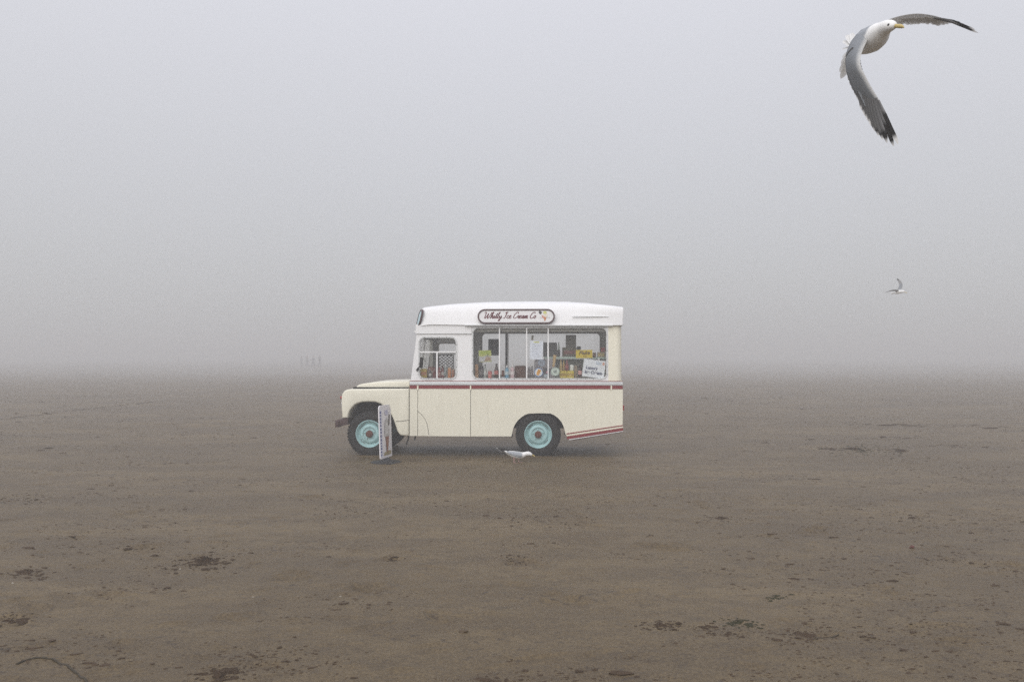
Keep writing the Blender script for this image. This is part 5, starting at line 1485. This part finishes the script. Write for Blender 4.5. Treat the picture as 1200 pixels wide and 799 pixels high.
def clod(px, py, wp, hp, mat, lab, seed):
    X0, Y0 = gpt(px, py); rx = wp / 2 / FPX * Y0; ry = hp / 2 * Y0 * Y0 / (FPX * CAM_H)
    nr_, na = 18, 56; vs, f = [], []
    rr = np.linspace(0, 1, nr_)[:, None]; aa = np.linspace(0, 2 * math.pi, na, endpoint=False)[None, :]
    edge = .62 + .7 * vnoise(2 + 2.2 * np.cos(aa), 2 + 2.2 * np.sin(aa), seed)
    x = rr * edge * np.cos(aa) * rx; y = rr * edge * np.sin(aa) * ry
    rough = vnoise(x * 90 + 50, y * 60 + 50, seed + 1) * .65 + vnoise(x * 220 + 50, y * 150 + 50, seed + 2) * .45
    top = min(.032, .30 * min(rx, ry))
    z = top * (1 - rr ** 2.2) * (rough * 1.9 - .25) - .006 * rr ** 2
    z = z + ground_full((x + X0).copy(), (y + Y0).copy()); z0 = float(ground_full(np.array([X0]), np.array([Y0]))[0])
    vs = np.stack([x, y, z - z0], -1).reshape(-1, 3).tolist()
    for i_ in range(nr_ - 1):
        for k in range(na): f.append((i_*na+k, i_*na+(k+1) % na, (i_+1)*na+(k+1) % na, (i_+1)*na+k))
    o = raw('sand_clod', vs, f, mat); o.location = (X0, Y0, z0)
    return setp(o, lab, 'sand clod', 'clods of wet sand and wrack on the beach')
for q_, (px, py, wp, hp, n_, sz, mat, lab) in enumerate(clumps):
    if lab: clod(px, py, wp * .8, hp * .75, mat, lab, 100 + 7 * q_)
CR = {}
for px, py, wp, hp, n_, sz, mat, lab in clumps:
    pts = cluster_pts(px, py, wp * 1.5, hp * 1.7, int(n_ * 2.2))
    CR.setdefault(mat.name, [mat, [], []]); CR[mat.name][1].append(pts); CR[mat.name][2].append(sz * .62 * rng.lognormal(-.45, .5, len(pts)))
for k_, (mat, a_, b_) in CR.items():
    o = crumbs_mesh('clump_crumbs', np.concatenate(a_), np.concatenate(b_), mat, .5, (1.5, 1.0))
    setp(o, 'crumbs of wet sand and torn wrack strewn round the clods', kind='stuff')
# two pebbles and bits of shell that stand out
for nm, px, py, r_, mat, lab, cat in (('pebble', 1066.5, 639.5, .022, paint('red_pebble', (.10, .03, .02), .6), 'small red brown pebble alone on the right sand', 'pebble'),
                       ('pebble', 543, 739.6, .016, paint('tan_pebble', (.07, .045, .02), .6), 'dark tan pebble in the bottom middle of beach', 'pebble'),
                       ('shell', 547.4, 739.2, .005, M_SHELL, 'white shell chip beside the dark tan pebble', 'shell'),
                       ('shell', 213, 665.0, .006, M_SHELL, 'white shell chip by the largest dark clump', 'shell'),
                       ('shell', 18, 682.6, .006, M_SHELL, 'white shell chip at the far left edge', 'shell'),
                       ('shell', 298, 699.4, .0045, M_SHELL, 'tiny white shell chip alone in left foreground', 'shell'),
                       ('shell', 400, 696.4, .004, M_SHELL, 'thin pale shell sliver left of the middle', 'shell')):
    X, Y = gpt(px, py); z = float(ground_full(np.array([X]), np.array([Y]))[0])
    o = crumbs_mesh(nm, np.array([[0, 0, 0]]), [r_], mat, .7, (1.4, .9)); o.location = (X, Y, z + r_ * .2)
    setp(o, lab, cat)
# strand of weed curling at bottom left
def strand(label, pix, r0):
    pts = []
    for x, y in smooth(pix, 5):
        X, Y = gpt(x, y); pts.append((X, Y, float(ground_full(np.array([X]), np.array([Y]))[0]) + r0 * .5))
    o = MB().tube(pts, [r0 * random.uniform(.6, 1.3) for _ in pts], 6).build('weed_strand', paint('weed_strand', (.040, .030, .016), .7, .3, 30), None, auto=60)
    return setp(o, label, 'seaweed')
strand('thin brown weed strand curling across bottom left corner', [(24, 774), (36, 769), (50, 767), (62, 767.5), (74, 771), (84, 777), (93, 785), (101, 792), (108, 799)], .006)
strand('thin weed strand trailing from the right foreground clump', [(952, 743.5), (962, 744), (972, 742.5), (980, 740)], .005)

# fine litter over the whole strand, uncountable
for NL, mu_, sg_, mat_, flat_ in ((44000, -5.8, .45, M_CLOD2, .5), (2600, -5.1, .5, M_CLOD2, .4), (420, -4.8, .45, M_CLOD, .4)):
    Yl = 3.2 + 30 * rng.random(NL) ** 1.6
    Xl = rng.uniform(-.78, .78, NL) * Yl
    keep = (vnoise(Xl * .8, Yl * 1.3, 21) + .6 * vnoise(Xl * 3.1, Yl * 5, 22)) > .90
    keep &= ~((np.abs(Xl) < 2.9) & (Yl > 12.9) & (Yl < 15))
    Xl, Yl = Xl[keep], Yl[keep]
    pl = np.stack([Xl, Yl, ground_full(Xl.copy(), Yl.copy())], -1)
    sl_ = rng.lognormal(mu_, sg_, len(Xl)) * (.8 + .045 * Yl)
    o = crumbs_mesh('litter_crumbs', pl, sl_, mat_, flat_, (1.9, 1.0))
    setp(o, 'fine brown crumbs and specks strewn over the sand', kind='stuff')
# drift lines behind and right of the van
dl = []
for (x0, y0, x1, y1, n_) in ((985, 496, 1090, 499, 60), (1090, 497, 1180, 500, 40), (740, 470, 860, 467, 40), (940, 515, 1090, 511, 40), (0, 491, 90, 480.5, 80), (90, 480.5, 190, 470, 90), (960, 526, 1060, 528, 90), (1070, 520, 1160, 523, 30)):
    for _ in range(n_):
        q = random.random(); X, Y = gpt(x0 + (x1 - x0) * q + random.gauss(0, 2), y0 + (y1 - y0) * q + random.gauss(0, .8 if x0 > 200 else .3)); dl.append((X, Y, 0))
dl = np.array(dl); dl[:, 2] = ground_h(dl[:, 0], dl[:, 1])
o = crumbs_mesh('drift_line_crumbs', dl, rng.lognormal(-4.5, .5, len(dl)), M_CLOD, .35, (2.6, 1.0))
setp(o, 'dark drift lines of fine weed crossing the sand', kind='stuff')
